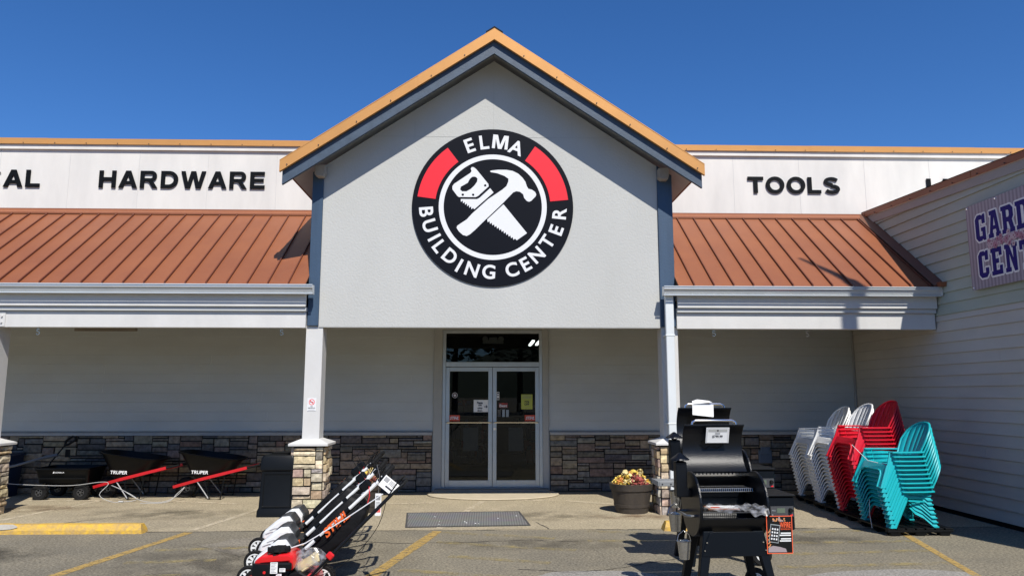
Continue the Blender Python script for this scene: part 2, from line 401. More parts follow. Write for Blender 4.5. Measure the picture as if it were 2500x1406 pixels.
def stain_mat(name, color, amt):
    m = bpy.data.materials.new(name); m.use_nodes = True; n = m.node_tree; L = n.links
    b = n.nodes['Principled BSDF']; b.inputs['Base Color'].default_value = (*color, 1); b.inputs['Roughness'].default_value = .8
    tc = n.nodes.new('ShaderNodeTexCoord'); v = n.nodes.new('ShaderNodeVectorMath'); v.operation = 'SUBTRACT'; v.inputs[1].default_value = (.5, .5, .5)
    L.new(tc.outputs['Generated'], v.inputs[0]); v2 = n.nodes.new('ShaderNodeVectorMath'); v2.operation = 'MULTIPLY'; v2.inputs[1].default_value = (1, 1, 0); L.new(v.outputs[0], v2.inputs[0])
    le = n.nodes.new('ShaderNodeVectorMath'); le.operation = 'LENGTH'; L.new(v2.outputs[0], le.inputs[0])
    r = n.nodes.new('ShaderNodeMapRange'); r.inputs[1].default_value = .12; r.inputs[2].default_value = .46; r.inputs[3].default_value = amt; r.inputs[4].default_value = 0; L.new(le.outputs['Value'], r.inputs[0])
    q = n.nodes.new('ShaderNodeTexNoise'); q.inputs['Scale'].default_value = 3.0; q.inputs['Detail'].default_value = 7; L.new(tc.outputs['Object'], q.inputs['Vector'])
    r2 = n.nodes.new('ShaderNodeMapRange'); r2.inputs[1].default_value = .36; r2.inputs[2].default_value = .6; L.new(q.outputs['Fac'], r2.inputs[0])
    mu = n.nodes.new('ShaderNodeMath'); mu.operation = 'MULTIPLY'; L.new(r.outputs[0], mu.inputs[0]); L.new(r2.outputs[0], mu.inputs[1]); L.new(mu.outputs[0], b.inputs['Alpha']); return m
stain = stain_mat('oil_stain', (.02, .017, .014), .85)
blob(.6, 9.0, 1.6, .5, .0031, stain_mat('grime_patch', (.05, .042, .03), .3), 21, 'oil_stain'); blob(3.9, 9.2, 1.5, .45, .0031, MATS.get('x') or stain_mat('grime_dark', (.045, .04, .03), .32), 22, 'oil_stain'); blob(.9, 11.0, 1.1, .6, .0081, stain_mat('grime_walk', (.10, .085, .055), .35), 23, 'oil_stain'); blob(-4.6, 11.3, 1.8, .7, .0081, stain_mat('grime_walk_wide', (.11, .095, .06), .35), 24, 'oil_stain')
blob(-6.3, 8.55, 1.7, .6, .0032, stain, 9, 'oil_stain')
blob(-7.0, 11.9, 1.3, .5, .0082, stain_mat('brown_stain', (.13, .07, .03), .45), 15, 'rust_stain'); blob(-2.6, 8.2, 2.2, 1.6, .0031, stain_mat('grime', (.05, .042, .032), .35), 18, 'oil_stain'); blob(2.2, 10.9, .9, .35, .0082, stain_mat('rust_stain', (.16, .08, .035), .5), 14, 'rust_stain')
# curved concrete pad before the doors
g = MB(); n = 28; pad = [(.08 + 1.15 * math.cos(math.pi + math.pi * i / n), 13.28 + .70 * math.sin(math.pi + math.pi * i / n)) for i in range(n + 1)]
pad = [(-.93, 13.72)] + [(-1.07, 13.4)] + pad[0:] + [(1.23, 13.4), (1.07, 13.72)]
g.prism(pad, .004, .03, 'xy'); tag(g.build('door_apron', mat('pad_concrete', (.50, .43, .31), .9, color2=(.43, .37, .26), vscale=4, bump=.2), bevel=.01), kind='structure')
g = MB(); g.box(-.97, 1.07, 13.42, 13.78, .03, .07)
tag(g.build('threshold_step', mat('step_concrete', (.26, .24, .2), .9, var=.2, vscale=5)), kind='structure')

# ================================================================ STORE BUILDING
B = thing('store_building', 'grey hardware store with a central gable, copper metal canopy roofs and ledge stone base', 'building')
YW = 13.7
def siding(mb, u0, u1, z0, z1, pos, expo=.17, side='y', out=-1, m=0, t=.022, seed=1, joints=True):
    """lap boards: side 'y': wall in the XZ plane at y=pos facing out*y; side 'x': wall in the YZ plane"""
    random.seed(seed); z = z0
    while z < z1 - .01:
        zt = min(z + expo, z1)
        cuts = [u0]; u = u0 + random.uniform(1.2, 3.6)
        while joints and u < u1 - .3: cuts.append(u); u += 3.66
        cuts.append(u1)
        for a, b in zip(cuts[:-1], cuts[1:]):
            aa = a + (.0015 if a > u0 else 0)
            j = random.uniform(-.001, .001)
            d0, d1 = out * (t + j), out * .003
            zz = z + .007
            if side == 'y': vs = [(aa, pos + d0, zz), (b, pos + d0, zz), (b, pos + d1, zt), (aa, pos + d1, zt), (aa, pos - d1, zz), (b, pos - d1, zz)]
            else: vs = [(pos + d0, aa, zz), (pos + d0, b, zz), (pos + d1, b, zt), (pos + d1, aa, zt), (pos - d1, aa, zz), (pos - d1, b, zz)]
            sh = random.uniform(.97, 1.03)
            mb.add(vs, [(0, 1, 2, 3), (4, 5, 1, 0), (0, 3, 4), (1, 5, 2)], m)
        z = zt
ZS = 1.085
g = MB()
siding(g, -14, -1.02, ZS, 2.98, YW, seed=2); siding(g, 1.09, 6.85, ZS, 2.98, YW, seed=5)
g.box(-14, -1.02, YW, YW + .2, 0, 2.98); g.box(1.09, 6.85, YW, YW + .2, 0, 2.98); g.box(-1.02, 1.09, YW, YW + .2, 2.98, 3.2)
g.build('siding_wall', siding_m, B)
g = MB()
for a, b in ((-14, -1.035), (1.11, 6.84)):
    g.prism([(YW - .075, ZS - .075), (YW - .075, ZS - .03), (YW - .017, ZS - .004), (YW + .01, ZS - .004), (YW + .01, ZS - .075)], a, b, 'yz')
g.build('sill', trim_grey, B)
# ---- ledge stone
PAL = [(.21, .165, .115), (.15, .13, .10), (.28, .22, .15), (.165, .15, .13), (.22, .15, .105), (.11, .095, .08), (.25, .225, .185), (.19, .145, .11), (.31, .245, .165), (.14, .13, .12)]
PAL2 = [(.56, .44, .27), (.44, .34, .20), (.60, .51, .37), (.38, .27, .17), (.52, .41, .31), (.33, .24, .19), (.64, .55, .38), (.50, .41, .29), (.42, .35, .26), (.36, .33, .29), (.30, .25, .20), (.45, .41, .35)]
def stones(mb, W, H, fn, seed, pal, uh=.05, wmin=4, wmax=9, cell=.05, gap=.018, base=.03, jit=.04, tall=3):
    """irregular ledge stones packed over W x H; fn(u, v, d) -> point"""
    random.seed(seed)
    nc = int(round(W / cell)); nr = int(round(H / uh)); cw = W / nc; ch = H / nr
    occ = [[False] * nc for _ in range(nr)]
    for r in range(nr):
        c = 0
        while c < nc:
            if occ[r][c]: c += 1; continue
            hh = random.choice([1, 1, 2, 2, 2, 2, 3])
            hh = min(hh, nr - r, tall)
            ww = random.randint(wmin, wmax) if hh > 1 else random.randint(wmin + 1, wmax + 2)
            k = 0
            while k < ww and c + k < nc and not occ[r][c + k]: k += 1
            ww = k
            # do not leave one- or two-cell slivers
            rest = 0
            while c + ww + rest < nc and not occ[r][c + ww + rest]: rest += 1
            if rest < 2: ww += rest
            for q in range(hh):
                for e in range(ww): occ[r + q][c + e] = True
            u0, u1, v0, v1 = c * cw, (c + ww) * cw, r * ch, (r + hh) * ch
            gg = gap * random.uniform(.6, 1.5)
            j = lambda s=.004: random.uniform(-s, s)
            d = base + random.uniform(0, jit)
            bx = .007
            A = [(u0 + gg * .5 + j(.002), v0 + gg * .5 + j(.002)), (u1 - gg * .5 + j(.002), v0 + gg * .5 + j(.002)), (u1 - gg * .5 + j(.002), v1 - gg * .5 + j(.002)), (u0 + gg * .5 + j(.002), v1 - gg * .5 + j(.002))]
            # front: 4x3 grid with rough relief
            nu, nv = max(2, int((u1 - u0) / .055)), max(2, int((v1 - v0) / .045))
            vs = []; fs = []
            for b in range(nv + 1):
                for a in range(nu + 1):
                    s_, t_ = a / nu, b / nv
                    uu = (A[0][0] * (1 - s_) + A[1][0] * s_) * (1 - t_) + (A[3][0] * (1 - s_) + A[2][0] * s_) * t_
                    vv = (A[0][1] * (1 - s_) + A[1][1] * s_) * (1 - t_) + (A[3][1] * (1 - s_) + A[2][1] * s_) * t_
                    edge = a in (0, nu) or b in (0, nv)
                    dd = d - (bx if edge else 0) + random.uniform(-.004, .004) + (random.uniform(-.006, .002) if edge else 0)
                    vs.append(fn(uu, vv, dd))
            for b in range(nv):
                for a in range(nu):
                    i = b * (nu + 1) + a; fs.append((i, i + 1, i + nu + 2, i + nu + 1))
            ring = [a for a in range(nu + 1)] + [b * (nu + 1) + nu for b in range(1, nv + 1)] + [nv * (nu + 1) + a for a in range(nu - 1, -1, -1)] + [b * (nu + 1) for b in range(nv - 1, 0, -1)]
            o = len(vs)
            for idx in ring:
                b, a = divmod(idx, nu + 1); s_, t_ = a / nu, b / nv
                uu = (A[0][0] * (1 - s_) + A[1][0] * s_) * (1 - t_) + (A[3][0] * (1 - s_) + A[2][0] * s_) * t_
                vv = (A[0][1] * (1 - s_) + A[1][1] * s_) * (1 - t_) + (A[3][1] * (1 - s_) + A[2][1] * s_) * t_
                vs.append(fn(uu, vv, 0))
            n = len(ring)
            for i in range(n): fs.append((o + i, o + (i + 1) % n, ring[(i + 1) % n], ring[i]))
            cc = random.choice(pal); k = random.uniform(.8, 1.2)
            mb.add(vs, fs, 0, tuple(min(1, x * k * random.uniform(.95, 1.05)) for x in cc))
            c += ww
for a, b, sd in ((-10.2, -1.035, 11), (1.11, 6.82, 12)):
    g = MB(); stones(g, b - a, 1.0, lambda u, v, d: (a + u, YW - .012 - d, v + .01), sd, PAL, cell=.055)
    g.box(a, b, YW - .014, YW - .001, 0, 1.005, m=1); g.build('stone_base', [stone_m, mortar_m], B)
g = MB(); g.box(-14, -10.2, YW - .05, YW - .001, 0, 1.0); g.build('stone_base', mortar_m, B)

# ---- columns
def column(cx, name='column', face_y=11.0, rightpost=(None)):
    col = MB()
    px0, px1 = (-.125, .125)
    col.box(cx + px0, cx + px1, face_y + .11, face_y + .39, 1.08, 2.755); o = col.build(name, white_paint, B, bevel=.004)
    cp = MB(); r = .285; yb = face_y + .25
    z0, z1, z2 = 1.0, 1.035, 1.10
    vs = [(cx - r, yb - r, z0), (cx + r, yb - r, z0), (cx + r, yb + r, z0), (cx - r, yb + r, z0), (cx - r, yb - r, z1), (cx + r, yb - r, z1), (cx + r, yb + r, z1), (cx - r, yb + r, z1)]
    q = .13; vs += [(cx - q, yb - q, z2), (cx + q, yb - q, z2), (cx + q, yb + q, z2), (cx - q, yb + q, z2)]
    cp.add(vs, [(3, 2, 1, 0), (0, 1, 5, 4), (1, 2, 6, 5), (2, 3, 7, 6), (3, 0, 4, 7), (4, 5, 9, 8), (5, 6, 10, 9), (6, 7, 11, 10), (7, 4, 8, 11), (8, 9, 10, 11)])
    cp.build('cap', white_paint, o, bevel=.003)
    st = MB(); h = .215
    fns = [lambda u, v, d: (cx - h + u, yb - h - d, v), lambda u, v, d: (cx + h + d, yb - h + u, v), lambda u, v, d: (cx + h - u, yb + h + d, v), lambda u, v, d: (cx - h - d, yb + h - u, v)]
    for k, f in enumerate(fns): stones(st, 2 * h, .985, f, int(50 + k + abs(cx) * 10), PAL2, uh=.06, wmin=3, wmax=5, base=.02, jit=.038, cell=.054, gap=.016, tall=2)
    st.box(cx - h + .001, cx + h - .001, yb - h + .001, yb + h - .001, 0, .999, m=1)
    # corner returns
    st.build('stone_pier', [stone_m, mortar_m], o)
for cx in (-7.38, -2.62, 2.735): column(cx)
g = MB(); g.box(2.64, 2.765, 10.93, 11.0, .25, 3.25); g.box(2.64, 2.765, 10.80, 11.0, .14, .25)
for z in (1.3, 2.6): g.box(2.63, 2.775, 10.925, 11.11, z, z + .03)
g.build('downspout', mat('spout_paint', (.66, .69, .69), .4, var=.05), B, bevel=.008)

# ---- gable front
GY = 11.1; cxg = .055; SL = .6685
zin = lambda x, top: top - SL * abs(x - cxg)
g = MB(); xl, xr = -2.56, 2.60
top = 6.98
g.prism([(xl, 2.755), (xr, 2.755), (xr, zin(xr, top)), (cxg, top), (xl, zin(xl, top))], GY, GY + .2, 'xz')
g.build('gable_wall', stucco, B)
g = MB(); g.box(xl, xr, GY - .004, GY + .19, 2.735, 2.755); g.build('soffit_trim', trim_grey, B)
# shallow board seams in the stucco panels
g = MB(); g.box(-2.2, 2.3, GY - .0025, GY, 5.72, 5.724); 
for x in (-1.18, .05, 1.28): g.box(x, x + .004, GY - .0025, GY, 5.724, min(6.7, zin(x, 6.8)))
g.build('panel_joint', trim_grey, B)
for a, b in ((-2.725, -2.561), (2.601, 2.83)):
    g = MB(); g.prism([(a, 2.757), (b, 2.757), (b, zin(b, top)), (a, zin(a, top))], GY - .03, GY + .205, 'xz'); g.build('corner_post', navy, B, bevel=.004)
# side walls of the gable block down to the canopy roofs
for x0, x1 in ((-2.71, -2.58), (2.62, 2.81)):
    g = MB(); g.prism([(GY + .21, 3.03), (15, 3.03), (15, 4.9), (GY + .21, 4.9)], x0, x1, 'yz'); g.build('gable_side_wall', siding_m, B)
# roof slabs: deck, barge boards, metal
def slab(mb, ya, yb, ztop, th, half=3.13, m=0, drop=0):
    """an inverted V, vertical thickness th, crown at ztop"""
    zz = lambda x: ztop - SL * abs(x)
    L_ = [(cxg - half, zz(half)), (cxg, ztop), (cxg, ztop - th), (cxg - half, zz(half) - th)]
    R_ = [(cxg, ztop), (cxg + half, zz(half)), (cxg + half, zz(half) - th), (cxg, ztop - th)]
    mb.prism(L_, ya, yb, 'xz', m); mb.prism(R_, ya, yb, 'xz', m)
g = MB(); slab(g, 10.715, 16, 7.165, .06, 3.09); g.build('roof_deck', mat('soffit_paint', (.60, .60, .56), .8, var=.1), B)
g = MB(); slab(g, 10.66, 10.712, 7.115, .215, 3.13)
g.build('barge_board', barge_m, B)
g = MB()
for i in range(-10, 11):   # standing seams of the gable roof, seen only from the side
    pass
slab(g, 10.645, 16, 7.205, .03, 3.15)
for s in (-1, 1):
    for k in range(int(5.2 / .3)):
        y = 10.9 + k * .3
        g.prism([(cxg, 7.235), (cxg + s * 3.15, 7.235 - SL * 3.15), (cxg + s * 3.15, 7.205 - SL * 3.15), (cxg, 7.205)], y, y + .02, 'xz')
g.build('gable_roof', roof_m, B)
# copper rake trim, made of lapped lengths
g = MB()
def rake(mb, s0, s1, sgn, y0, th=.165, ztop=7.262, m=0):
    a, b = cxg + sgn * s0, cxg + sgn * s1
    mb.prism([(a, ztop - SL * s0), (b, ztop - SL * s1), (b, ztop - SL * s1 - th), (a, ztop - SL * s0 - th)], y0, y0 + .05, 'xz', m)
for sg, cut in ((-1, 1.12), (1, 1.03)):
    rake(g, 0, cut + .03, sg, 10.592); rake(g, cut, 3.16, sg, 10.596)
for sg in (-1, 1):
    for s_ in (.45, .95, 1.55, 2.05, 2.6, 3.05):
        zc = 7.262 - SL * s_ - .13; g.cyl((cxg + sg * s_, 10.58, zc), (cxg + sg * s_, 10.6, zc), .008, m=1)
    # top flange over the roof
    g.prism([(cxg, 7.275), (cxg + sg * 3.16, 7.275 - SL * 3.16), (cxg + sg * 3.16, 7.263 - SL * 3.16), (cxg, 7.263)], 10.592, 10.75, 'xz')
g.build('rake_trim', [copper, ink], B)
g = MB()
for sg in (-1, 1): g.prism([(cxg, 7.312), (cxg + sg * .13, 7.312 - SL * .13), (cxg + sg * .13, 7.277 - SL * .13), (cxg, 7.277)], 10.60, 16, 'xz')
g.build('ridge_cap', black_matte, B)
# eave lookouts beside the posts
for x in (-2.60, 2.67):
    g = MB(); z = 5.03; s_ = 1 if x > 0 else -1
    g.prism([(x - .07, z + .02), (x - .03, z - .01), (x + .07, z - .01), (x + .09, z + .05), (x + .09, z + .17), (x - .07, z + .17)], 10.93, 11.07, 'xz'); g.build('lookout', mat('lookout_wood', (.38, .34, .29), .8, var=.2, vscale=7), B, bevel=.006)

# ---- sign band above the canopies
YB = 12.95
for a, b in ((-14, -2.72), (2.83, 15)):
    g = MB(); g.box(a, b, YB, YB + .2, 4.6, 6.15); 
    g.build('sign_band', white_board, B)
    x = a + .4
    while x < b:
        g = MB(); g.box(x, x + .007, YB - .0025, YB + .02, 4.98, 6.05); x += 1.22
        g.build('batten', mat('batten_board', (.55, .54, .52), .7, var=.06), B)
    g = MB(); g.box(a, b, YB - .045, YB - .003, 6.065, 6.175); g.build('fascia_trim', white_board, B)
    g = MB(); n = 4; x = a
    k = 0
    while x < b:
        x2 = min(b, x + 3.05); e = .002 * (k % 2)
        g.box(x, x2 + .02 * (x2 < b), YB - .075 - e, YB - .06 - e, 6.15, 6.255 + e); g.box(x, x2, YB - .06, YB + .25, 6.243, 6.253)
        x = x2; k += 1
    x = a + .2
    while x < b: g.cyl((x, YB - .09, 6.168), (x, YB - .07, 6.168), .007, n=8, m=1); x += .55
    g.build('parapet_cap', [copper, ink], B)
g = MB(); g.box(-14, 15, 13.2, 40, 5.2, 5.3); g.box(-14, -13.8, 13.9, 40, 0, 6.1); g.box(-14, 15, 39.8, 40, 0, 6.1); g.build('flat_roof', trim_grey, B)

# ---- canopies
zt0, zt1, ye0, ye1 = 3.345, 4.925, 10.83, 12.955
for a, b, s0 in ((-14, -2.72, -2.965), (2.83, 6.84, 3.06)):
    g = MB(); g.add([(a, ye0, zt0), (b, ye0, zt0), (b, ye1, zt1), (a, ye1, zt1), (a, ye0, zt0 - .03), (b, ye0, zt0 - .03), (b, ye1, zt1 - .03), (a, ye1, zt1 - .03)],
                    [(0, 1, 2, 3), (7, 6, 5, 4), (0, 4, 5, 1), (0, 3, 7, 4), (1, 5, 6, 2), (2, 6, 7, 3)])
    g.build('canopy_roof', roof_m, B)
    g = MB(); x = s0 if a > 0 else s0
    st_ = .3
    xs = []
    while a < x < b: xs.append(x); x += (st_ if a > 0 else -st_)
    if a > 0: xs = [2.9 - .16 + .0] + xs if False else xs
    for x in xs:
        h = .034
        g.add([(x - .006, ye0 - .005, zt0), (x + .010, ye0 - .005, zt0), (x + .010, ye1, zt1), (x - .006, ye1, zt1), (x - .006, ye0 - .005, zt0 + h), (x + .010, ye0 - .005, zt0 + h), (x + .010, ye1, zt1 + h), (x - .006, ye1, zt1 + h)],
              [(4, 5, 6, 7), (0, 1, 5, 4), (1, 2, 6, 5), (2, 3, 7, 6), (3, 0, 4, 7)])
    g.build('standing_seam', seam_m if a < 0 else seam_m, B)
    g = MB(); dy = .085; s = (zt1 - zt0) / (ye1 - ye0)
    g.add([(a, ye1 - dy, zt1 - dy * s + .045), (b, ye1 - dy, zt1 - dy * s + .045), (b, YB - .003, zt1 + .05), (a, YB - .003, zt1 + .05), (a, ye1 - dy, zt1 - dy * s + .018), (b, ye1 - dy, zt1 - dy * s + .018), (b, YB - .003, zt1 + .07), (a, YB - .003, zt1 + .07)],
          [(0, 1, 2, 3), (4, 5, 1, 0), (3, 2, 6, 7)])
    g.build('ridge_flashing', roof_m, B)
    # gutter: K profile
    ga, gb = (-14, -2.605) if a < 0 else (2.60, 6.82)
    pr = [(10.945, 3.345), (10.835, 3.335), (10.805, 3.325), (10.800, 3.30), (10.825, 3.275), (10.840, 3.24), (10.870, 3.21), (10.945, 3.205)]
    g = MB(); g.prism([(p[0] - .012, p[1]) for p in pr[:2]] + pr[2:], ga, gb, 'yz'); g.box(ga, gb, 10.79, 10.815, 3.326, 3.342); g.box(ga, gb, 10.835, 10.85, 3.205, 3.222)
    if a > 0: g.box(gb, gb + .004, 10.80, 10.94, 3.21, 3.34)
    g.build('gutter', gutter_m, B)
    ga, gb = (-14, -2.73) if a < 0 else (2.832, 6.815)
    g = MB(); g.box(ga, gb, 10.95, 11.0, 3.03, 3.24)
    g.build('fascia', white_paint, B, bevel=.003)
    g = MB(); g.box(ga, gb, 10.985, 11.2, 2.965, 3.028); g.build('frieze_board', fascia_m, B, bevel=.003)
    g = MB(); g.box(ga, (gb if a > 0 else -2.74), 11.03, 11.16, 2.72, 2.963)
    g.build('beam', white_paint, B, bevel=.004)
    g = MB(); g.box(a, b, 11.17, YW + .02, 2.985, 3.02); 
    if a < 0:
        y = 11.2
    g.build('canopy_ceiling', soffit_m, B)
g = MB(); g.box(-2.72, 2.83, 11.31, YW, 2.985, 3.02); g.build('canopy_ceiling', soffit_m, B)
# steel plate on the left beam joint and a timber cleat behind it
g = MB(); g.box(-7.22, -7.12, 11.018, 11.029, 2.73, 2.95); 
for z in (2.79, 2.88): g.cyl((-7.165, 11.0, z), (-7.165, 11.02, z), .014, n=6)
g.build('joint_plate', white_paint, B)
g = MB(); g.box(-7.15, -6.1, 12.9, 12.95, 2.82, 2.984); g.build('ceiling_cleat', soffit_m, B)
# right hand roof-to-wall flashing, end box
g = MB(); s = (zt1 - zt0) / (ye1 - ye0)
g.add([(6.70, ye0 - .02, zt0 + .02), (6.832, ye0 - .02, zt0 + .09), (6.832, ye1, zt1 + .10), (6.70, ye1, zt1 + .03), (6.7, ye0 - .02, zt0), (6.832, ye0 - .02, zt0)],
      [(0, 1, 2, 3), (4, 5, 1, 0)])
g.build('wall_flashing', mat('flashing_brown', (.16, .065, .035), .5), B, solid=.004)
g = MB(); g.box(6.75, 6.89, 10.72, 10.86, 3.345, 3.41); g.build('kickout_flashing', roof_m, B)

# ---- doors
fr = MB()
fr.box(-1.02, -.86, YW - .05, YW + .06, .0, 3.0); fr.box(.98, 1.09, YW - .05, YW + .06, 0, 3.0); fr.box(-.86, .98, YW - .05, YW + .06, 2.925, 2.985)
fr.build('door_casing', mat('casing_paint', (.40, .40, .37), .6, var=.1, vscale=4), B, bevel=.006)
fr = MB(); y0, y1 = YW - .03, YW + .05
fr.box(-.858, -.80, y0, y1, .07, 2.92); fr.box(.92, .978, y0, y1, .07, 2.92); fr.box(-.80, .92, y0, y1, 2.86, 2.92); fr.box(-.80, .92, y0, y1, 2.245, 2.33); fr.box(-.80, .92, y0 - .02, y1 + .05, .068, .082)
fo = fr.build('door_frame', alu, B, bevel=.003)
g = MB(); g.add([(-.8, YW + .01, 2.331), (.92, YW + .01, 2.331), (.92, YW + .01, 2.859), (-.8, YW + .01, 2.859)], [(0, 1, 2, 3)]); g.build('transom_glass', door_glass, fo)
def leaf(x0, x1, hinge_left):
    g = MB(); a, b = YW - .012, YW + .035; st = .072
    g.box(x0, x0 + st, a, b, .085, 2.235); g.box(x1 - st, x1, a, b, .085, 2.235); g.box(x0 + st, x1 - st, a, b, .085, .205); g.box(x0 + st, x1 - st, a, b, 2.16, 2.235)
    d = g.build('door_leaf', alu, B, bevel=.003)
    g = MB(); g.add([(x0 + st, YW + .006, .206), (x1 - st, YW + .006, .206), (x1 - st, YW + .006, 2.159), (x0 + st, YW + .006, 2.159)], [(0, 1, 2, 3)]); g.build('glass', door_glass, d)
    g = MB(); g.tube([(x0 + .02, a - .005, 1.235), (x0 + .03, a - .05, 1.235), (x1 - .03, a - .05, 1.235), (x1 - .02, a - .005, 1.235)], .013, 8); g.build('push_bar', chrome, d, smooth=True)
    return d
dl = leaf(-.798, .056, True); dr = leaf(.064, .918, False)
g = MB(); g.cyl((.10, YW - .03, 1.12), (.10, YW - .01, 1.12), .022, n=14); g.build('lock', chrome, dr)
yn = YW + .0035
def notice(parent, x0, x1, z0, z1, m, texts, y=yn, name='notice'):
    g = MB(); g.box(x0, x1, y - .002, y, z0, z1)
    ms = [m]
    for t in texts:
        mm = t.get('m', ink)
        if mm not in ms: ms.append(mm)
        i = ms.index(mm)
        if 'poly' in t: g.shape([t['poly']], .001, at(0, y - .003, 0), m=i)
        elif 'box' in t: q = t['box']; g.box(q[0], q[1], y - .0035, y - .0022, q[2], q[3], m=i)
        else: g.text(t['t'], *t['r'], y - .0032, .001, m=i, off=t.get('off', .02), shear=t.get('shear', 0))
    return g.build(name, ms, parent)
orange_v = mat('orange_red_vinyl', (.62, .07, .02), .4)
lime = mat('lime_paper', (.42, .45, .07), .6)
notice(dl, -.735, -.535, 1.26, 1.365, orange_v, [dict(t='STIHL', r=(-.715, -.555, 1.285, 1.34), m=white_vinyl, off=.03, shear=.35)])
notice(dr, .652, .845, 1.26, 1.365, orange_v, [dict(t='STIHL', r=(.67, .83, 1.285, 1.34), m=white_vinyl, off=.03, shear=.35)])
ar = [(-.10, 1.51), (-.10, 1.525), (-.065, 1.525), (-.065, 1.55), (-.035, 1.517), (-.065, 1.487), (-.065, 1.51)]
notice(dl, -.285, -.018, 1.42, 1.64, paper, [dict(t='Please', r=(-.225, -.12, 1.565, 1.61), off=.035), dict(t='use', r=(-.2, -.14, 1.53, 1.555), off=.035), dict(t='other', r=(-.215, -.12, 1.475, 1.51), off=.035),
       dict(t='door.', r=(-.215, -.12, 1.43, 1.465), off=.035), dict(poly=[(p[0] + .008, p[1]) for p in ar])])
g = MB(); M0 = at(-.63, yn - .002, 1.725); g.shape([circ(.05, 24)], .002, M0); g.shape([circ(.043, 24)], .002, M0, m=1, z=.001)
hp = [(0, -.028), (.022, -.005), (.022, .008), (.012, .014), (0, .006), (-.012, .014), (-.022, .008), (-.022, -.005)]
g.shape([hp], .002, M0, z=.002); g.text('EAT', -.645, -.615, 1.742, 1.752, yn - .005, .001)
g.build('round_sticker', [white_vinyl, mat('maroon_vinyl', (.06, .015, .02), .5)], dl)
notice(dr, .588, .795, 1.47, 1.74, lime, [dict(t='CLEARANCE', r=(.61, .77, 1.71, 1.725), off=.02, m=grey_ink), dict(t='CLEARANCE', r=(.61, .77, 1.683, 1.698), m=grey_ink), dict(t='CLEARANCE', r=(.61, .77, 1.658, 1.673), m=grey_ink),
       dict(t='75%', r=(.645, .735, 1.585, 1.625), off=.03), dict(t='OFF', r=(.645, .735, 1.54, 1.578), off=.03), dict(box=(.62, .76, 1.5, 1.504), m=grey_ink)])
notice(dr, .18, .34, 1.50, 1.585, mat('dark_red_vinyl', (.22, .02, .015), .5), [dict(t='Best', r=(.19, .33, 1.51, 1.56), m=white_vinyl, off=.02), dict(t='Do it', r=(.235, .32, 1.563, 1.58), m=orange_v, off=.02)])
hours = [dict(t='Store Hours', r=(.2, .3, 1.472, 1.485), m=grey_ink)]
for k in range(7):
    z = 1.455 - k * .0185
    hours += [dict(box=(.155, .215, z - .006, z), m=grey_ink), dict(box=(.24, .287, z - .009, z + .002), m=alu), dict(box=(.31, .36, z - .009, z + .002), m=alu)]
g = MB()
ms = [grey_ink, alu]
for t in hours[1:]:
    q = t['box']; g.box(q[0], q[1], yn - .0035, yn - .0022, q[2], q[3], m=ms.index(t['m']))
g.text('Store Hours', .2, .3, 1.472, 1.485, yn - .003, .001, m=0)
g.build('hours_lettering', ms, dr)
notice(dr, .138 - .0, .185, 1.64, 1.785, paper, [dict(box=(.145, .178, 1.75, 1.775)), dict(box=(.145, .178, 1.71, 1.735), m=grey_ink), dict(box=(.145, .178, 1.65, 1.675))])
# paper sheets taped low inside the glass
for d, x in ((dl, -.47), (dr, .355)):
    g = MB(); g.box(x, x + .27, YW + .016, YW + .019, .72, 1.14); g.build('inside_poster', mat('poster_back', (.15, .17, .19), .5), d)
# ---- interior behind the doors
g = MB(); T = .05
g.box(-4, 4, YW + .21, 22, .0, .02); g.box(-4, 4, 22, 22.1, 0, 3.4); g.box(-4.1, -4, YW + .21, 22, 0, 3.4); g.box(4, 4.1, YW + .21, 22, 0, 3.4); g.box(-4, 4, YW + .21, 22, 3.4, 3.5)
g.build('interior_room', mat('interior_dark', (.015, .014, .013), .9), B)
g = MB(); random.seed(8)
for row in range(4):
    for sx in (-2.2, -1.0, .8, 2.0):
        y = 16 + row * 1.4
        for lv in range(3):
            z = .3 + lv * .5
            g.box(sx, sx + .9, y, y + .35, z - .03, z)
            x = sx
            while x < sx + .85:
                w_ = random.uniform(.06, .16); g.box(x, x + w_ * .9, y + .03, y + .25, z, z + random.uniform(.1, .3), m=random.choice([0, 1, 2, 3])); x += w_
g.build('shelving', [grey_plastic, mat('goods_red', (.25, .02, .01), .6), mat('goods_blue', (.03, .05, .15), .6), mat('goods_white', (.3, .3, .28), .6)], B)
for (x, y) in ((1.02, 17.6), (1.18, 17.4)):
    g = MB(); g.box(x, x + .06, y, y + 1.6, 2.98, 3.02); g.build('lit_tube_lamp', mat('lamp_tube', (.95, 1, .95), .5, emit=5), B)
g = MB(); g.prism([(-.2, 2.70), (.2, 2.70), (.2, 2.74), (.14, 2.76), (.08, 2.76), (.08, 2.82), (-.08, 2.82), (-.08, 2.76), (-.14, 2.76), (-.2, 2.74)][::1], YW + .35, YW + .5, 'xz', M=Matrix.Translation((.07, 0, .0)))
for s_ in (-1, 1): g.cyl((.07 + s_ * .15, YW + .34, 2.78), (.07 + s_ * .15, YW + .4, 2.78), .06, .04, m=0)
g.build('emergency_light', mat('lamp_housing', (.55, .55, .5), .5), B, bevel=.01)
# meter/outlet box and rain conduit in the corner
g = MB(); g.box(4.92, 5.16, YW - .11, YW - .055, .50, .73); g.box(4.95, 5.13, YW - .13, YW - .11, .66, .79); g.box(4.96, 5.0, YW - .14, YW - .13, .73, .77); g.box(5.08, 5.12, YW - .14, YW - .13, .73, .77)
g.build('outlet_box', mat('outlet_grey_blue', (.10, .13, .17), .5), B, bevel=.006)
g = MB(); g.box(6.80, 6.825, YW - .05, YW - .024, 1.09, 2.98); g.build('corner_trim', trim_grey, B)

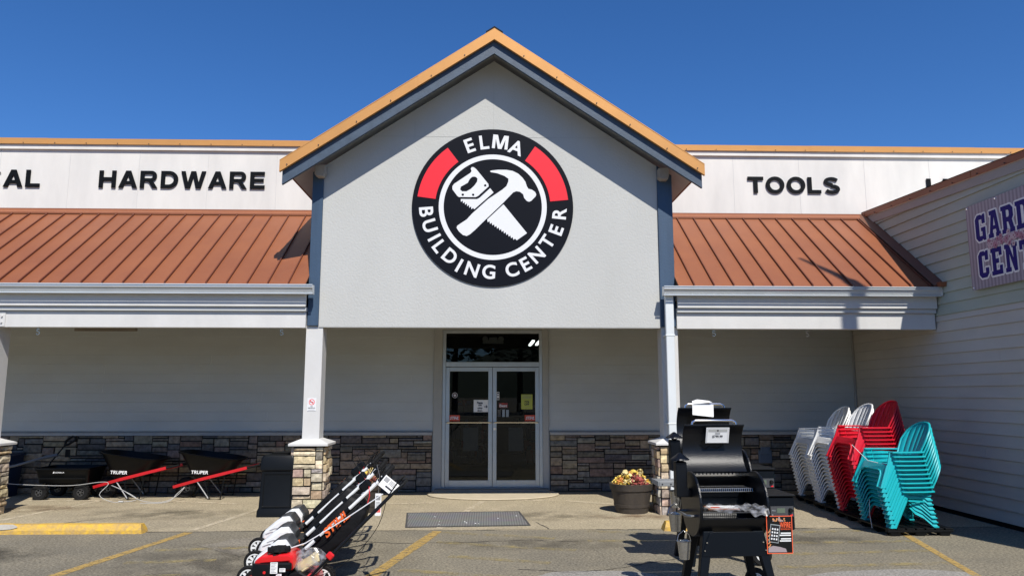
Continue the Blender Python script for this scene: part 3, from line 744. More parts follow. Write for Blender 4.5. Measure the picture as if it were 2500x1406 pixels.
# ================================================================ GARDEN WING
W = thing('garden_wing', 'sage and taupe lap sided wing at the right with a sloping copper topped parapet', 'building', (6.8, 6.6, 0))
def wl(mb): 
    mb.v = [(x - 6.8, y - 6.6, z) for x, y, z in mb.v]; return mb
XW = 6.85; ztop = lambda y: 4.83 + .048 * (y - 8.85)
for z0, z1, m, sd in ((.06, 2.92, siding_taupe, 31), (2.92, 5.2, siding_green, 32)):
    g = MB(); siding(g, 6.6, 13.75, z0, z1, XW, side='x', expo=.163, seed=sd)
    g.box(XW, XW + .15, 6.6, 13.75, max(0, z0 - .06), z1)
    wl(g).build('siding_wall', m, W, clip=[((0, 2.25, ztop(8.85) - .12), Vector((0, -.048, 1)).normalized())] if z1 > 3 else None)
g = MB()
for e, (a, b) in enumerate(((6.55, 9.95), (9.9, 12.9), (12.85, 14.2))):
    x0 = XW - .055 - .004 * e
    g.prism([(a, ztop(a) + .0), (b, ztop(b) + .0), (b, ztop(b) - .105), (a, ztop(a) - .105)], x0, x0 + .012, 'yz')
    g.prism([(a, ztop(a) + .0), (b, ztop(b) + .0), (b, ztop(b) - .012), (a, ztop(a) - .012)], x0, XW + .25, 'yz')
for y in [7 + .55 * k for k in range(12)]: g.cyl((XW - .075, y, ztop(y) - .085), (XW - .05, y, ztop(y) - .085), .008, n=6, m=1)
wl(g).build('parapet_cap', [roof_m, ink], W)
g = MB(); g.prism([(6.57, ztop(6.57) - .107), (13.0, ztop(13.0) - .107), (13.0, ztop(13) - .24), (6.57, ztop(6.57) - .24)], XW - .035, XW - .0165, 'yz'); wl(g).build('fascia_trim', mat('wing_fascia', (.36, .34, .31), .7, var=.1), W)
g = MB(); g.box(XW + .16, 15, 6.62, 6.8, 0, 4.6); g.box(XW + .16, 15, 6.81, 13.2, 4.4, 4.5); g.box(14.9, 15, 6.8, 13.2, 0, 4.4); wl(g).build('end_wall', siding_taupe, W)
g = MB(); g.box(XW - .012, XW, 6.6, 13.7, .0, .06); wl(g).build('wall_foot', black_matte, W)

# ================================================================ WALL SIGNS
def earc(cx, cy, rx, ry, a0, a1, n=16): return [(cx + rx * math.cos(R(a0 + (a1 - a0) * i / n)), cy + ry * math.sin(R(a0 + (a1 - a0) * i / n))) for i in range(n + 1)]
def ribbon(c, t):
    L_, R_ = [], []
    for i, p in enumerate(c):
        q0 = Vector(c[max(i - 1, 0)]); q1 = Vector(c[min(i + 1, len(c) - 1)]); d = (q1 - q0).normalized(); n = Vector((-d.y, d.x)) * t / 2
        L_.append(tuple(Vector(p) + n)); R_.append(tuple(Vector(p) - n))
    return L_ + R_[::-1]
def wide_glyph(ch):   # plain wide sans capitals, unit cap height: (advance, loops)
    k = .21; kv = .245
    if ch == 'H': return 1.0, [[(0, 0), (kv, 0), (kv, .39), (.74, .39), (.74, 0), (.985, 0), (.985, 1), (.74, 1), (.74, .61), (kv, .61), (kv, 1), (0, 1)]]
    if ch == 'A': return 1.10, [[(0, 0), (.26, 0), (.345, .21), (.745, .21), (.83, 0), (1.09, 0), (.685, 1), (.405, 1)], [(.425, .40), (.665, .40), (.545, .71)]]
    if ch == 'E': return .88, [[(0, 0), (.87, 0), (.87, k), (kv, k), (kv, .41), (.80, .41), (.80, .60), (kv, .60), (kv, 1 - k), (.85, 1 - k), (.85, 1), (0, 1)]]
    if ch == 'L': return .82, [[(0, 0), (.80, 0), (.80, k), (kv, k), (kv, 1), (0, 1)]]
    if ch == 'T': return .94, [[(.35, 0), (.595, 0), (.595, 1 - k), (.945, 1 - k), (.945, 1), (0, 1), (0, 1 - k), (.35, 1 - k)]]
    if ch == 'I': return kv, [[(0, 0), (kv, 0), (kv, 1), (0, 1)]]
    if ch == 'W': return 1.46, [[(0, 1), (.25, 1), (.415, .34), (.59, 1), (.87, 1), (1.045, .34), (1.21, 1), (1.46, 1), (1.18, 0), (.90, 0), (.73, .66), (.56, 0), (.28, 0)]]
    if ch == 'O': return 1.12, [earc(.56, .5, .56, .52, 0, 348, 30), earc(.56, .5, .315, .31, 0, 348, 30)]
    if ch == 'C': return 1.02, [earc(.55, .5, .55, .52, 38, 322, 28) + earc(.55, .5, .31, .31, 318, 42, 28)]
    if ch == 'D': return 1.02, [[(0, 0), (.48, 0)] + earc(.48, .5, .53, .5, -82, 82, 20) + [(.48, 1), (0, 1)], [(kv, k), (.46, k)] + earc(.46, .5, .30, .29, -82, 82, 16) + [(.46, 1 - k), (kv, 1 - k)]]
    if ch == 'R': return 1.06, [[(0, 0), (kv, 0), (kv, .38), (.42, .38), (.52, .33), (.74, 0), (1.03, 0), (.80, .33), (.72, .41)] + earc(.66, .70, .30, .30, -72, 90, 14) + [(0, 1)], [(kv, .57), (.62, .57)] + earc(.62, .69, .11, .12, -70, 70, 8) + [(.62, .81), (kv, .81)]]
    if ch == 'S': return .98, [ribbon(earc(.48, .735, .36, .175, 22, 268, 18) + earc(.50, .275, .375, .185, 88, -158, 18), .205)]
    if ch == 'U': return 1.0, [[(0, 1), (0, .42)] + earc(.49, .42, .49, .44, 185, 355, 18) + [(.98, .42), (.98, 1), (.735, 1), (.735, .42)] + earc(.49, .42, .245, .23, 355, 185, 14) + [(.245, .42), (.245, 1)]]
    if ch == 'M': return 1.2, [[(0, 0), (.23, 0), (.23, .7), (.46, 0), (.74, 0), (.97, .7), (.97, 0), (1.2, 0), (1.2, 1), (.84, 1), (.6, .28), (.36, 1), (0, 1)]]
    if ch == 'B': return 1.0, [[(0, 0), (.6, 0)] + earc(.66, .28, .30, .28, -80, 62, 12) + earc(.62, .74, .28, .26, -40, 88, 12) + [(0, 1)], [(kv, .19), (.62, .19), (.7, .3), (.62, .41), (kv, .41)], [(kv, .6), (.6, .6), (.66, .7), (.6, .81), (kv, .81)]]
def lettering(name, txt, x0, x1, z0, z1, label):
    adv = [wide_glyph(c) for c in txt]; gap = .15; tot = sum(a for a, l in adv) + gap * (len(txt) - 1)
    h = z1 - z0; sx = (x1 - x0) / tot; g = MB(); u = 0
    for a, lps in adv:
        g.shape([[((u + px) * sx, pz * h) for px, pz in lp] for lp in lps], .016, at(0, 0, 0)); u += a + gap
    o = g.build(name, black_letter, loc=(x0, YB - .012, z0)); return tag(o, label, 'sign')
lettering('wall_lettering', 'ELECTRICAL', -11.12, -7.98, 5.37, 5.685, 'black raised wall letters ending in CAL, cut off by the left edge')
lettering('wall_lettering', 'HARDWARE', -6.955, -4.03, 5.37, 5.685, 'black raised wall letters reading HARDWARE on the white band left of the gable')
lettering('wall_lettering', 'TOOLS', 4.706, 6.41, 5.372, 5.678, 'black raised wall letters reading TOOLS on the white band right of the gable')
lettering('wall_lettering', 'LUMBER', 8.035, 10.2, 5.365, 5.67, 'black raised wall letters mostly hidden behind the sloping parapet at right')
# ---- round logo sign
LG = thing('round_logo_sign', 'big round black store sign with hammer, saw, red arcs and white lettering', 'sign', (.043, GY + .03, 4.60))
Rr = 1.243
def lx(x, y): return ((x - 727) / 645 * Rr, (712 - y) / 634 * Rr)
MS = at(0, 0, 0)
g = MB(); g.shape([circ(Rr, 96)], .05, at(0, -.002, 0), z=-.0)
random.seed(4)
for k in range(46):
    a = random.uniform(0, 6.28); r = math.sqrt(random.random()) * 1.2
    g.cyl((r * math.cos(a), -.050, r * math.sin(a)), (r * math.cos(a), -.0538, r * math.sin(a)), .011, .006, n=8)
g.build('sign_disc', black_sign, LG)
zf = -.054
def flat(name, loops, m, z=zf, th=.003):
    g = MB(); g.shape(loops, th, at(0, z + .0, 0)); return g.build(name, m, LG)
flat('ring', [circ(.832, 96), circ(.757, 96)], white_vinyl)
for a0, a1 in ((127, 172.5), (9 - 3.2, 56)):
    pts = [(1.17 * math.cos(R(a0 + (a1 - a0) * i / 20)), 1.17 * math.sin(R(a0 + (a1 - a0) * i / 20))) for i in range(21)] + [(.89 * math.cos(R(a1 - (a1 - a0) * i / 20)), .89 * math.sin(R(a1 - (a1 - a0) * i / 20))) for i in range(21)]
    flat('red_arc', [pts], red_vinyl)
saw_handle = [(548, 405), (556, 392), (572, 393), (592, 408), (690, 528), (693, 548), (610, 625), (590, 636), (455, 636), (443, 628), (403, 575), (402, 550), (415, 530), (545, 440), (555, 425)]
hole = [(590, 472), (603, 485), (600, 510), (580, 540), (550, 570), (515, 590), (480, 590), (464, 575), (470, 552), (500, 535), (525, 520), (540, 490), (558, 472), (575, 469)]
dots = [[(cx_ + 10 * math.cos(t), cy_ + 10 * math.sin(t)) for t in [6.283 * i / 10 for i in range(10)]] for cx_, cy_ in ((665, 541), (486, 617), (569, 617))]
flat('saw_handle', [[lx(*p) for p in L_] for L_ in [saw_handle, hole] + dots], white_vinyl)
def teeth(p0, p1, n, d):
    out = []; P0 = Vector(p0); P1 = Vector(p1); t = (P1 - P0) / n; nr = Vector((-t.y, t.x)).normalized() * d
    for i in range(n):
        a = P0 + t * i; out += [tuple(a), tuple(a + t * .25 + nr)]
    out.append(tuple(P1)); return out
blade1 = [(705, 562), (732, 597), (578, 735)] + teeth((570, 722), (470, 652), 6, -18)[0:] + [(600, 652), (622, 640)]
flat('saw_blade', [[lx(*p) for p in blade1]], white_vinyl)
blade2 = [(812, 692), (1000, 922), (918, 980)] + teeth((905, 966), (682, 815), 12, -16)
flat('saw_blade', [[lx(*p) for p in blade2]], white_vinyl)
hammer = [(703, 424), (715, 418), (770, 412), (835, 412), (885, 420), (930, 442), (965, 475), (988, 508), (1000, 545), (1012, 565), (1040, 572), (1066, 590), (1075, 610), (1070, 625), (1035, 662), (1018, 670), (1000, 664), (978, 640), (970, 610),
          (945, 590), (915, 585), (890, 595), (800, 690), (655, 830), (585, 900), (545, 935), (520, 948), (490, 940), (458, 912), (440, 885), (443, 868), (465, 852), (520, 815), (560, 770), (690, 650), (800, 575), (835, 545), (850, 510), (852, 485), (820, 462), (760, 440), (710, 432)]
flat('hammer', [[lx(*p) for p in hammer]], white_vinyl)
def ring_text(items, h, off=.024):
    g = MB()
    for ch, px, py, up in items:
        cx_, cz_ = lx(px, py); a = math.atan2(cz_, cx_)
        rot = (a - math.pi / 2) if up else (a + math.pi / 2)
        if ch == 'M':
            vs, fs = shape_mesh(wide_glyph('M')[1]); vs = [(x * .66, y * .72, z) for x, y, z in vs]; mn, mx = (0, 0), (.792, .72)
        else: vs, fs, mn, mx = text_mesh(ch, off, 0)
        s = h / .73
        cxm = (mn[0] + mx[0]) / 2; cym = (mn[1] + mx[1]) / 2
        c_, s_ = math.cos(rot), math.sin(rot); out = []
        for (x, y, z) in vs:
            X, Y_ = (x - cxm) * s, (y - cym) * s
            out.append((cx_ + X * c_ - Y_ * s_, zf - (z + .5) * .003, cz_ + X * s_ + Y_ * c_))
        g.add(out, fs)
    return g
ring_text([('E', 538, 214, 1), ('L', 655, 187, 1), ('M', 786, 184, 1), ('A', 916, 228, 1)], .225).build('upper_lettering', white_vinyl, LG)
ring_text([('B', 197, 757, 0), ('U', 226, 868, 0), ('I', 264, 962, 0), ('L', 306, 1032, 0), ('D', 390, 1110, 0), ('I', 463, 1181, 0), ('N', 565, 1212, 0), ('G', 697, 1230, 0)], .215).build('lower_lettering', white_vinyl, LG)
ring_text([('C', 880, 1212, 0), ('E', 988, 1168, 0), ('N', 1077, 1094, 0), ('T', 1160, 990, 0), ('E', 1233, 895, 0), ('R', 1260, 762, 0)], .215).build('lower_lettering', white_vinyl, LG)

# ---- garden banner
BN = thing('garden_banner', 'purple corrugated pattern banner with blue slab letters GARDEN CENTER on the right wall', 'banner', (6.775, 10.04, 3.18))
mB = bpy.data.materials.new('banner_print'); mB.use_nodes = True; n_ = mB.node_tree; b_ = n_.nodes['Principled BSDF']; b_.inputs['Roughness'].default_value = .45
tc_ = n_.nodes.new('ShaderNodeTexCoord'); wv = n_.nodes.new('ShaderNodeTexWave'); wv.bands_direction = 'Y'; wv.inputs['Scale'].default_value = 4.6; wv.inputs['Distortion'].default_value = .6
cr = n_.nodes.new('ShaderNodeValToRGB'); cr.color_ramp.elements[0].color = (.22, .185, .23, 1); cr.color_ramp.elements[1].color = (.36, .335, .38, 1)
n_.links.new(tc_.outputs['Object'], wv.inputs['Vector']); n_.links.new(wv.outputs['Fac'], cr.inputs[0]); n_.links.new(cr.outputs[0], b_.inputs['Base Color'])
g = MB(); g.box(-.004, 0, -1.95, 0, 0, 1.19); g.build('banner_sheet', mB, BN)
G_ = {'C': [[(2.5, 0), (7, 0), (9, 2), (9, 5), (6.2, 5), (6.2, 2.6), (3.8, 2.6), (3.8, 11.4), (6.2, 11.4), (6.2, 9), (9, 9), (9, 14), (7.2, 14), (6.6, 13.2), (5.5, 14), (2.5, 14), (.5, 12), (.5, 2)]],
 'G': [[(2.5, 0), (5.5, 0), (6.4, .9), (7, 0), (9, 0), (9, 7), (5.2, 7), (5.2, 5), (6.2, 5), (6.2, 2.6), (3.8, 2.6), (3.8, 11.4), (6.2, 11.4), (6.2, 9), (9, 9), (9, 14), (7.2, 14), (6.6, 13.2), (5.5, 14), (2.5, 14), (.5, 12), (.5, 2)]],
 'A': [[(0, 0), (4.2, 0), (4.2, 2.2), (3.6, 2.2), (3.9, 4), (6.3, 4), (6.6, 2.2), (6, 2.2), (6, 0), (10, 0), (10, 2.2), (9.2, 2.2), (7.2, 14), (1.6, 14), (1.6, 11.8), (2.9, 11.8), (1, 2.2), (0, 2.2)], [(4.3, 6), (5.9, 6), (5.1, 10.6)]],
 'R': [[(0, 0), (4.8, 0), (4.8, 2.2), (4, 2.2), (4, 5.6), (5.2, 5.6), (6.3, 2.2), (6, 0), (10, 0), (10, 2.2), (9.4, 2.2), (8.2, 6.4), (9.4, 8), (9.4, 12), (7.4, 14), (0, 14), (0, 11.8), (1, 11.8), (1, 2.2), (0, 2.2)], [(4, 8), (5.6, 8), (6.2, 8.8), (6.2, 10.9), (5.6, 11.6), (4, 11.6)]],
 'D': [[(0, 0), (7, 0), (9.4, 2.4), (9.4, 11.6), (7, 14), (0, 14), (0, 11.8), (1, 11.8), (1, 2.2), (0, 2.2)], [(4, 2.4), (5.4, 2.4), (6.2, 3.2), (6.2, 10.8), (5.4, 11.6), (4, 11.6)]],
 'E': [[(0, 0), (9, 0), (9, 4.6), (6.6, 4.6), (6.6, 2.4), (4, 2.4), (4, 5.9), (6.4, 5.9), (6.4, 8.3), (4, 8.3), (4, 11.6), (6.6, 11.6), (6.6, 9.6), (9, 9.6), (9, 14), (0, 14), (0, 11.8), (1, 11.8), (1, 2.2), (0, 2.2)]],
 'N': [[(0, 0), (4.4, 0), (4.4, 2.2), (3.6, 2.2), (3.6, 9), (6.8, 0), (9.2, 0), (9.2, 11.8), (10, 11.8), (10, 14), (5.8, 14), (5.8, 11.8), (6.6, 11.8), (6.6, 6.4), (3.8, 14), (0, 14), (0, 11.8), (1, 11.8), (1, 2.2), (0, 2.2)]],
 'T': [[(2.6, 0), (7.4, 0), (7.4, 2.2), (6.5, 2.2), (6.5, 11.6), (7.3, 11.6), (7.3, 9.4), (9.6, 9.4), (9.6, 14), (.4, 14), (.4, 9.4), (2.7, 9.4), (2.7, 11.6), (3.5, 11.6), (3.5, 2.2), (2.6, 2.2)]]}
FACE_W = Matrix(((0, 0, -1, 0), (-1, 0, 0, 0), (0, 1, 0, 0), (0, 0, 0, 1)))     # drawing x -> -Y, y -> Z, facing -X
blue_v = mat('blue_vinyl', (.012, .010, .16), .6, spec=.2); out_v = mat('outline_vinyl', (.78, .78, .78), .45)
for word, z in (('GARDEN', .62), ('CENTER', .14)):
    g = MB(); go = MB()
    for k, ch in enumerate(word):
        Mx = Matrix.Translation((-.0045, -.17 - k * .268, z + .03 * (word == 'GARDEN'))) @ FACE_W
        sc_ = lambda L: [(x * .0238, y * .0262) for x, y in L]
        lp = [sc_(L) for L in G_[ch]]
        for q in range(14):
            t = 6.2832 * q / 14; go.shape(lp[:1], .0004, Mx @ Matrix.Translation((.025 * math.cos(t), .025 * math.sin(t), .0001 * q + .00005 * (k % 2))))
        g.shape(lp, .0012, Mx @ Matrix.Translation((0, 0, .0028)))
    go.build('letter_outline', out_v, BN); g.build('letters', blue_v, BN)
g = MB(); random.seed(6)
for k in range(90):
    u = -random.uniform(.42, 1.5); v = .575 + random.gauss(0, .03); r = random.uniform(.026, .045)
    Mx = Matrix.Translation((-.0095 - .0001 * k, u, v)) @ FACE_W @ Matrix.Rotation(random.uniform(0, 6), 4, 'Z')
    pts = [(r * (.7 + .3 * abs(math.cos(2.5 * i * math.pi / 10))) * math.cos(i * math.pi / 10), r * (.7 + .3 * abs(math.cos(2.5 * i * math.pi / 10))) * math.sin(i * math.pi / 10)) for i in range(20)]
    g.add([(x, y, 0) for x, y in pts], [list(range(20))], m=random.choice([0, 0, 1]), M=Mx)
    g.add([(x * .3, y * .3, .00005) for x, y in pts], [list(range(20))], m=2, M=Mx)
g.build('flower_print', [mat('petal_pink', (.42, .20, .28), .5), mat('petal_pale', (.55, .42, .46), .5), mat('petal_dark', (.15, .02, .06), .5)], BN)
g = MB()
for u, v in ((-.03, 1.16), (-.03, .03), (-.62, 1.16), (-1.3, 1.16), (-1.3, .03), (-1.92, 1.16)): g.cyl((-.004, u, v), (-.012, u, v), .014, .01, n=12)
g.build('grommets', chrome, BN)

# ---- no smoking sign on the left post
NS = thing('no_smoking_sign', 'small white no smoking sign on the white post', 'sign', (-2.62, 11.108, 1.50))
g = MB(); g.box(-.065, .065, -.003, 0, 0, .19)
M0 = at(0, -.003, .13); g.shape([circ(.043, 32), circ(.035, 32)], .0015, M0, m=1); g.shape([[(-.031, .024), (-.024, .031), (.031, -.024), (.024, -.031)]], .001, at(0, -.0045, .13), m=1)
g.box(-.028, .018, -.0044, -.0031, .127, .134, m=2); g.box(.02, .028, -.0044, -.0031, .127, .134, m=1)
g.text('NO', -.015, .015, .058, .073, -.0035, .001, m=2); g.text('SMOKING', -.05, .05, .037, .052, -.0035, .001, m=2)
g.box(-.045, .045, -.0044, -.0031, .015, .020, m=3)
g.build('sign_plate', [white_vinyl, red_vinyl, ink, grey_ink], NS)
# ---- S hooks under the beams
for i, (x, lab) in enumerate(((-6.67, 'steel S hook under the canopy beam at far left'), (-3.10, 'steel S hook under the beam just left of the gable post'), (3.41, 'steel S hook under the right canopy beam, nearer the downspout'), (4.85, 'steel S hook under the right canopy beam, farther from the downspout'))):
    g = MB(); pts = []
    for k in range(11): a = R(20 + 250 * k / 10); pts.append((.02 * math.cos(a), 0, -.02 + .02 * math.sin(a)))
    for k in range(1, 11): a = R(90 - 260 * k / 10); pts.append((.022 * math.cos(a), 0, -.062 + .022 * math.sin(a)))
    g.tube(pts, .0035, 6); o = g.build('s_hook', chrome, loc=(x, 11.09, 2.70), smooth=True); tag(o, lab, 'hook', 'S hooks under the canopy beams')

# ================================================================ WHEEL STOPS
def wheel_stop(x0, x1, y0, label, bare=None):
    o = thing('wheel_stop', label, 'wheel stop', ((x0 + x1) / 2, y0 + .09, 0), group='yellow wheel stops at the walkway edge')
    h = (x1 - x0) / 2; g = MB(); n = 14; random.seed(int(abs(x0 * 10)))
    pr = lambda e: [(-.09, 0), (-.085, .045), (-.045, .115), (.045, .115), (.085, .045), (.09, 0)]
    vs = []; 
    for i in range(n + 1):
        x = -h + 2 * h * i / n
        for (y, z) in pr(0): vs.append((x + (0.02 * z / .115 * (1 if i == 0 else -1 if i == n else 0)) * 2, y + random.uniform(-.002, .002), max(0, z + random.uniform(-.003, .003) * (z > 0))))
    fs = [(i * 6 + j, i * 6 + j + 1, (i + 1) * 6 + j + 1, (i + 1) * 6 + j) for i in range(n) for j in range(5)] + [list(range(6)), list(range(n * 6, n * 6 + 6))[::-1]]
    g.add(vs, fs); g.build('painted_block', yellow_m, o)
    if bare:
        g = MB(); a, b = bare; m_ = [(a + .02, -.048, .1175), (b - .07, -.048, .1175), (b - .01, -.060, .098), (b, -.070, .082), (b - .08, -.080, .062), (a, -.09, .046), (a, -.074, .074)]
        g.add([(x, y - .006, z + .001) for x, y, z in m_], [list(range(7))]); g.build('bare_patch', conc_bare, o)
    return o
wheel_stop(-6.30, -4.38, 9.80, 'yellow concrete wheel stop with a bare grey patch, at the left of the picture', bare=(-.94, -.60))
wheel_stop(2.26, 3.62, 9.78, 'yellow concrete wheel stop whose worn end shows left of the grills')

# ================================================================ DOOR MAT
g = MB(); g.prism([(-1.21, 11.28), (-1.10, 10.10), (.56, 10.20), (.46, 11.38)], .004, .014, 'xy')
mm = bpy.data.materials.new('ribbed_mat'); mm.use_nodes = True; n_ = mm.node_tree; b_ = n_.nodes['Principled BSDF']; b_.inputs['Roughness'].default_value = .9
tc_ = n_.nodes.new('ShaderNodeTexCoord'); wv = n_.nodes.new('ShaderNodeTexWave'); wv.bands_direction = 'X'; wv.inputs['Scale'].default_value = 9; wv.inputs['Distortion'].default_value = .3
nz = n_.nodes.new('ShaderNodeTexNoise'); nz.inputs['Scale'].default_value = 3.5
mx = n_.nodes.new('ShaderNodeMix'); mx.data_type = 'RGBA'; mx.inputs[6].default_value = (.075, .072, .07, 1); mx.inputs[7].default_value = (.16, .155, .145, 1)
mx2 = n_.nodes.new('ShaderNodeMix'); mx2.data_type = 'RGBA'; mx2.inputs[0].default_value = .3
n_.links.new(tc_.outputs['Object'], wv.inputs['Vector']); n_.links.new(tc_.outputs['Object'], nz.inputs['Vector']); n_.links.new(wv.outputs['Fac'], mx.inputs[0]); n_.links.new(mx.outputs[2], mx2.inputs[6]); n_.links.new(nz.outputs['Color'], mx2.inputs[7])
mx2.inputs[0].default_value = .06
n_.links.new(mx2.outputs[2], b_.inputs['Base Color'])
bd = MB(); P4 = [(-1.21, 11.28), (-1.10, 10.10), (.56, 10.20), (.46, 11.38)]
MT = thing('door_mat', 'long grey ribbed rubber mat on the pavement before the doors', 'mat')
g.build('ribbed_surface', mm, MT)
cx_, cy_ = -.32, 10.74
for i in range(4):
    a, b = P4[i], P4[(i + 1) % 4]; ina = (a[0] + (cx_ - a[0]) * .03, a[1] + (cy_ - a[1]) * .04); inb = (b[0] + (cx_ - b[0]) * .03, b[1] + (cy_ - b[1]) * .04)
    bd.prism([a, b, inb, ina], .005, .0175, 'xy')
bd.build('mat_border', mat('mat_edge', (.06, .058, .055), .9), MT)
random.seed(21); g = MB()
for k in range(9):
    x, y = random.uniform(-1, .4), random.uniform(10.3, 11.2); r = random.uniform(.006, .013)
    g.lathe([(r, .0141), (r * .8, .017), (0.0001, .018)], 7, M=Matrix.Translation((x, y, 0)))
g.build('dried_gum', paper, MT)

# ================================================================ TRASH CAN
TC = thing('trash_can', 'black plastic hooded trash can beside the stone pier', 'trash can', (-3.05, 11.27, 0))
def rr(w, d, r=.04, n=4):
    out = []
    for cx_, cy_, a in ((w - r, d - r, 0), (-w + r, d - r, 90), (-w + r, -d + r, 180), (w - r, -d + r, 270)):
        for k in range(n + 1): t = R(a + 90 * k / n); out.append((cx_ + r * math.cos(t), cy_ + r * math.sin(t)))
    return out
def loft(mb, secs, m=0, cap=True, M=None):
    n = len(secs[0][0]); vs = []
    for pts, z in secs: vs += [(x, y, z) for x, y in pts]
    fs = [(i * n + j, i * n + (j + 1) % n, (i + 1) * n + (j + 1) % n, (i + 1) * n + j) for i in range(len(secs) - 1) for j in range(n)]
    if cap: fs += [list(range(n))[::-1], list(range((len(secs) - 1) * n, len(secs) * n))]
    mb.add(vs, fs, m, M=M); return mb
g = MB(); loft(g, [(rr(.285, .27), 0), (rr(.28, .265), .09), (rr(.262, .25), .13), (rr(.245, .235), .64)]); body = g.build('bin_body', black_poly, TC, smooth=True)
g = MB(); g.add([(-.20, -.262, .15), (.20, -.262, .15), (.195, -.246, .60), (-.195, -.246, .60), (-.19, -.252, .16), (.19, -.252, .16), (.185, -.238, .59), (-.185, -.238, .59)],
                [(0, 1, 5, 4), (1, 2, 6, 5), (2, 3, 7, 6), (3, 0, 4, 7)])
g.box(-.21, .21, -.262, -.25, .135, .15); g.build('panel_rim', black_poly, TC, bevel=.002)
g = MB(); loft(g, [(rr(.25, .24), .645), (rr(.262, .252), .66), (rr(.255, .245), .82), (rr(.235, .225, .06), .865), (rr(.15, .14, .06), .885)])
g.build('hood', black_poly, TC, smooth=True)
g = MB(); g.box(-.14, .16, -.12, .12, .886, .90); g.build('hood_flap', black_matte, TC, bevel=.008)
g = MB(); g.box(-.2, .2, -.262, -.2505, .67, .80); 

# ================================================================ PLANTERS
def planter(x, y, label, seed, tall=0):
    P = thing('flower_planter', label, 'planter', (x, y, 0), group='barrel planters beside the entrance')
    g = MB(); g.lathe([(.001, .0), (.235, 0), (.24, .02), (.255, .09), (.262, .092), (.268, .13), (.262, .132), (.30, .33), (.315, .335), (.325, .40), (.33, .425), (.315, .43), (.30, .42), (.295, .36), (.001, .36)], 40)
    g.build('barrel_pot', barrel_m, P, smooth=True)
    g = MB(); g.lathe([(.294, .365), (.15, .38), (.001, .385)], 24); g.build('potting_soil', soil, P)
    random.seed(seed); g = MB(); cols = [0, 0, 1, 1, 2, 3, 4, 1]
    for k in range(520):
        a = random.uniform(0, 6.28); r = .29 * math.sqrt(random.random()); hgt = .40 + .17 * (1 - (r / .3) ** 2) * random.uniform(.5, 1.15) + tall
        c = Vector((r * math.cos(a), r * math.sin(a), hgt)); s = random.uniform(.012, .034)
        Mx = Matrix.Translation(c) @ Matrix.Rotation(random.uniform(0, 6.28), 4, 'Z') @ Matrix.Rotation(random.uniform(-.9, .9), 4, 'X') @ Matrix.Rotation(random.uniform(-.9, .9), 4, 'Y')
        cl = int((math.sin(a * 2 + seed) + 1) * 1.6 + random.uniform(0, 1.6))
        pts = [(s * (1 + .25 * math.sin(5 * t)) * math.cos(t), s * (1 + .25 * math.sin(5 * t)) * math.sin(t), .006 * math.sin(3 * t)) for t in [6.283 * i / 10 for i in range(10)]]
        g.add(pts + [(0, 0, -.008)], [(i, (i + 1) % 10, 10) for i in range(10)], m=min(4, cl), M=Mx)
    random.seed(seed + 1)
    for k in range(7):   # a few large blooms
        a = random.uniform(0, 6.28); r = .2 * random.random(); c = Vector((r * math.cos(a), r * math.sin(a), .55 + tall + random.uniform(-.04, .05)))
        for q in range(22):
            d = Vector((random.gauss(0, 1), random.gauss(0, 1), random.gauss(.4, 1))).normalized()
            Mx = Matrix.Translation(c + d * .042) @ d.to_track_quat('Z', 'Y').to_matrix().to_4x4(); s = .026
            g.add([(s * math.cos(t), s * math.sin(t), .004 * math.sin(2 * t)) for t in [6.283 * i / 7 for i in range(7)]], [list(range(7))], m=1 if k % 3 else 2, M=Mx)
    g.build('flowers', [mat('bloom_orange', (.60, .25, .06), .7), mat('bloom_yellow', (.75, .55, .10), .7), mat('bloom_cream', (.72, .60, .28), .7), mat('bloom_red', (.30, .06, .05), .7), mat('leaf_bronze', (.20, .10, .045), .7)], P)
    return P
planter(2.14, 11.33, 'brown barrel planter of yellow and orange flowers beside the right stone pier', 4)
planter(-1.93, 11.50, 'dark barrel planter of yellow flowers mostly hidden behind the mower handles', 9)

# ================================================================ WHEELS (shared)
def wheel(parent, x, y, z, r, wdt, rimm, tyre_m=rubber, spokes=7, face=-1, tread=False, deep=.66, name='wheel'):
    g = MB(); h = wdt / 2; n = 36
    g.lathe([(r * deep, -h * .85), (r * .9, -h), (r * .985, -h * .7), (r, -h * .3), (r, h * .3), (r * .985, h * .7), (r * .9, h), (r * deep, h * .85), (r * deep, -h * .85)], n, M=Matrix.Rotation(R(90), 4, 'X'))
    if tread:
        for k in range(26):
            a = 2 * math.pi * k / 26; g.box(r * .97, r * 1.035, -h * .9, h * .9, -.011, .011, M=Matrix.Rotation(a, 4, 'Y') @ Matrix.Rotation(.3 * (1 if k % 2 else -1), 4, 'X'))
    o = g.build(name, tyre_m, parent, loc=(x, y, z), smooth=True)
    g = MB(); rd = r * deep
    g.lathe([(rd * .86, -h * .9), (rd, -h * .9), (rd, h * .9), (rd * .86, h * .9), (rd * .86, -h * .9)], n, M=Matrix.Rotation(R(90), 4, 'X'))
    g.lathe([(.001, -h * .95), (rd * .26, -h * .95), (rd * .3, -h * .8), (rd * .3, h * .8), (rd * .26, h * .95), (.001, h * .95)], 18, M=Matrix.Rotation(R(90), 4, 'X'))
    for k in range(spokes):
        a = 2 * math.pi * k / spokes
        g.prism([(rd * .25, -rd * .10), (rd * .9, -rd * .16), (rd * .9, rd * .16), (rd * .25, rd * .10)], -h * .8, h * .8, 'xz', M=Matrix.Rotation(a, 4, 'Y'))
    g.build('rim', rimm, o, bevel=0)
    g = MB(); g.lathe([(.001, -h * .1), (rd * .95, -h * .1), (rd * .95, h * .1), (.001, h * .1)], 20, M=Matrix.Rotation(R(90), 4, 'X')); g.build('hub_disc', black_matte, o)
    return o

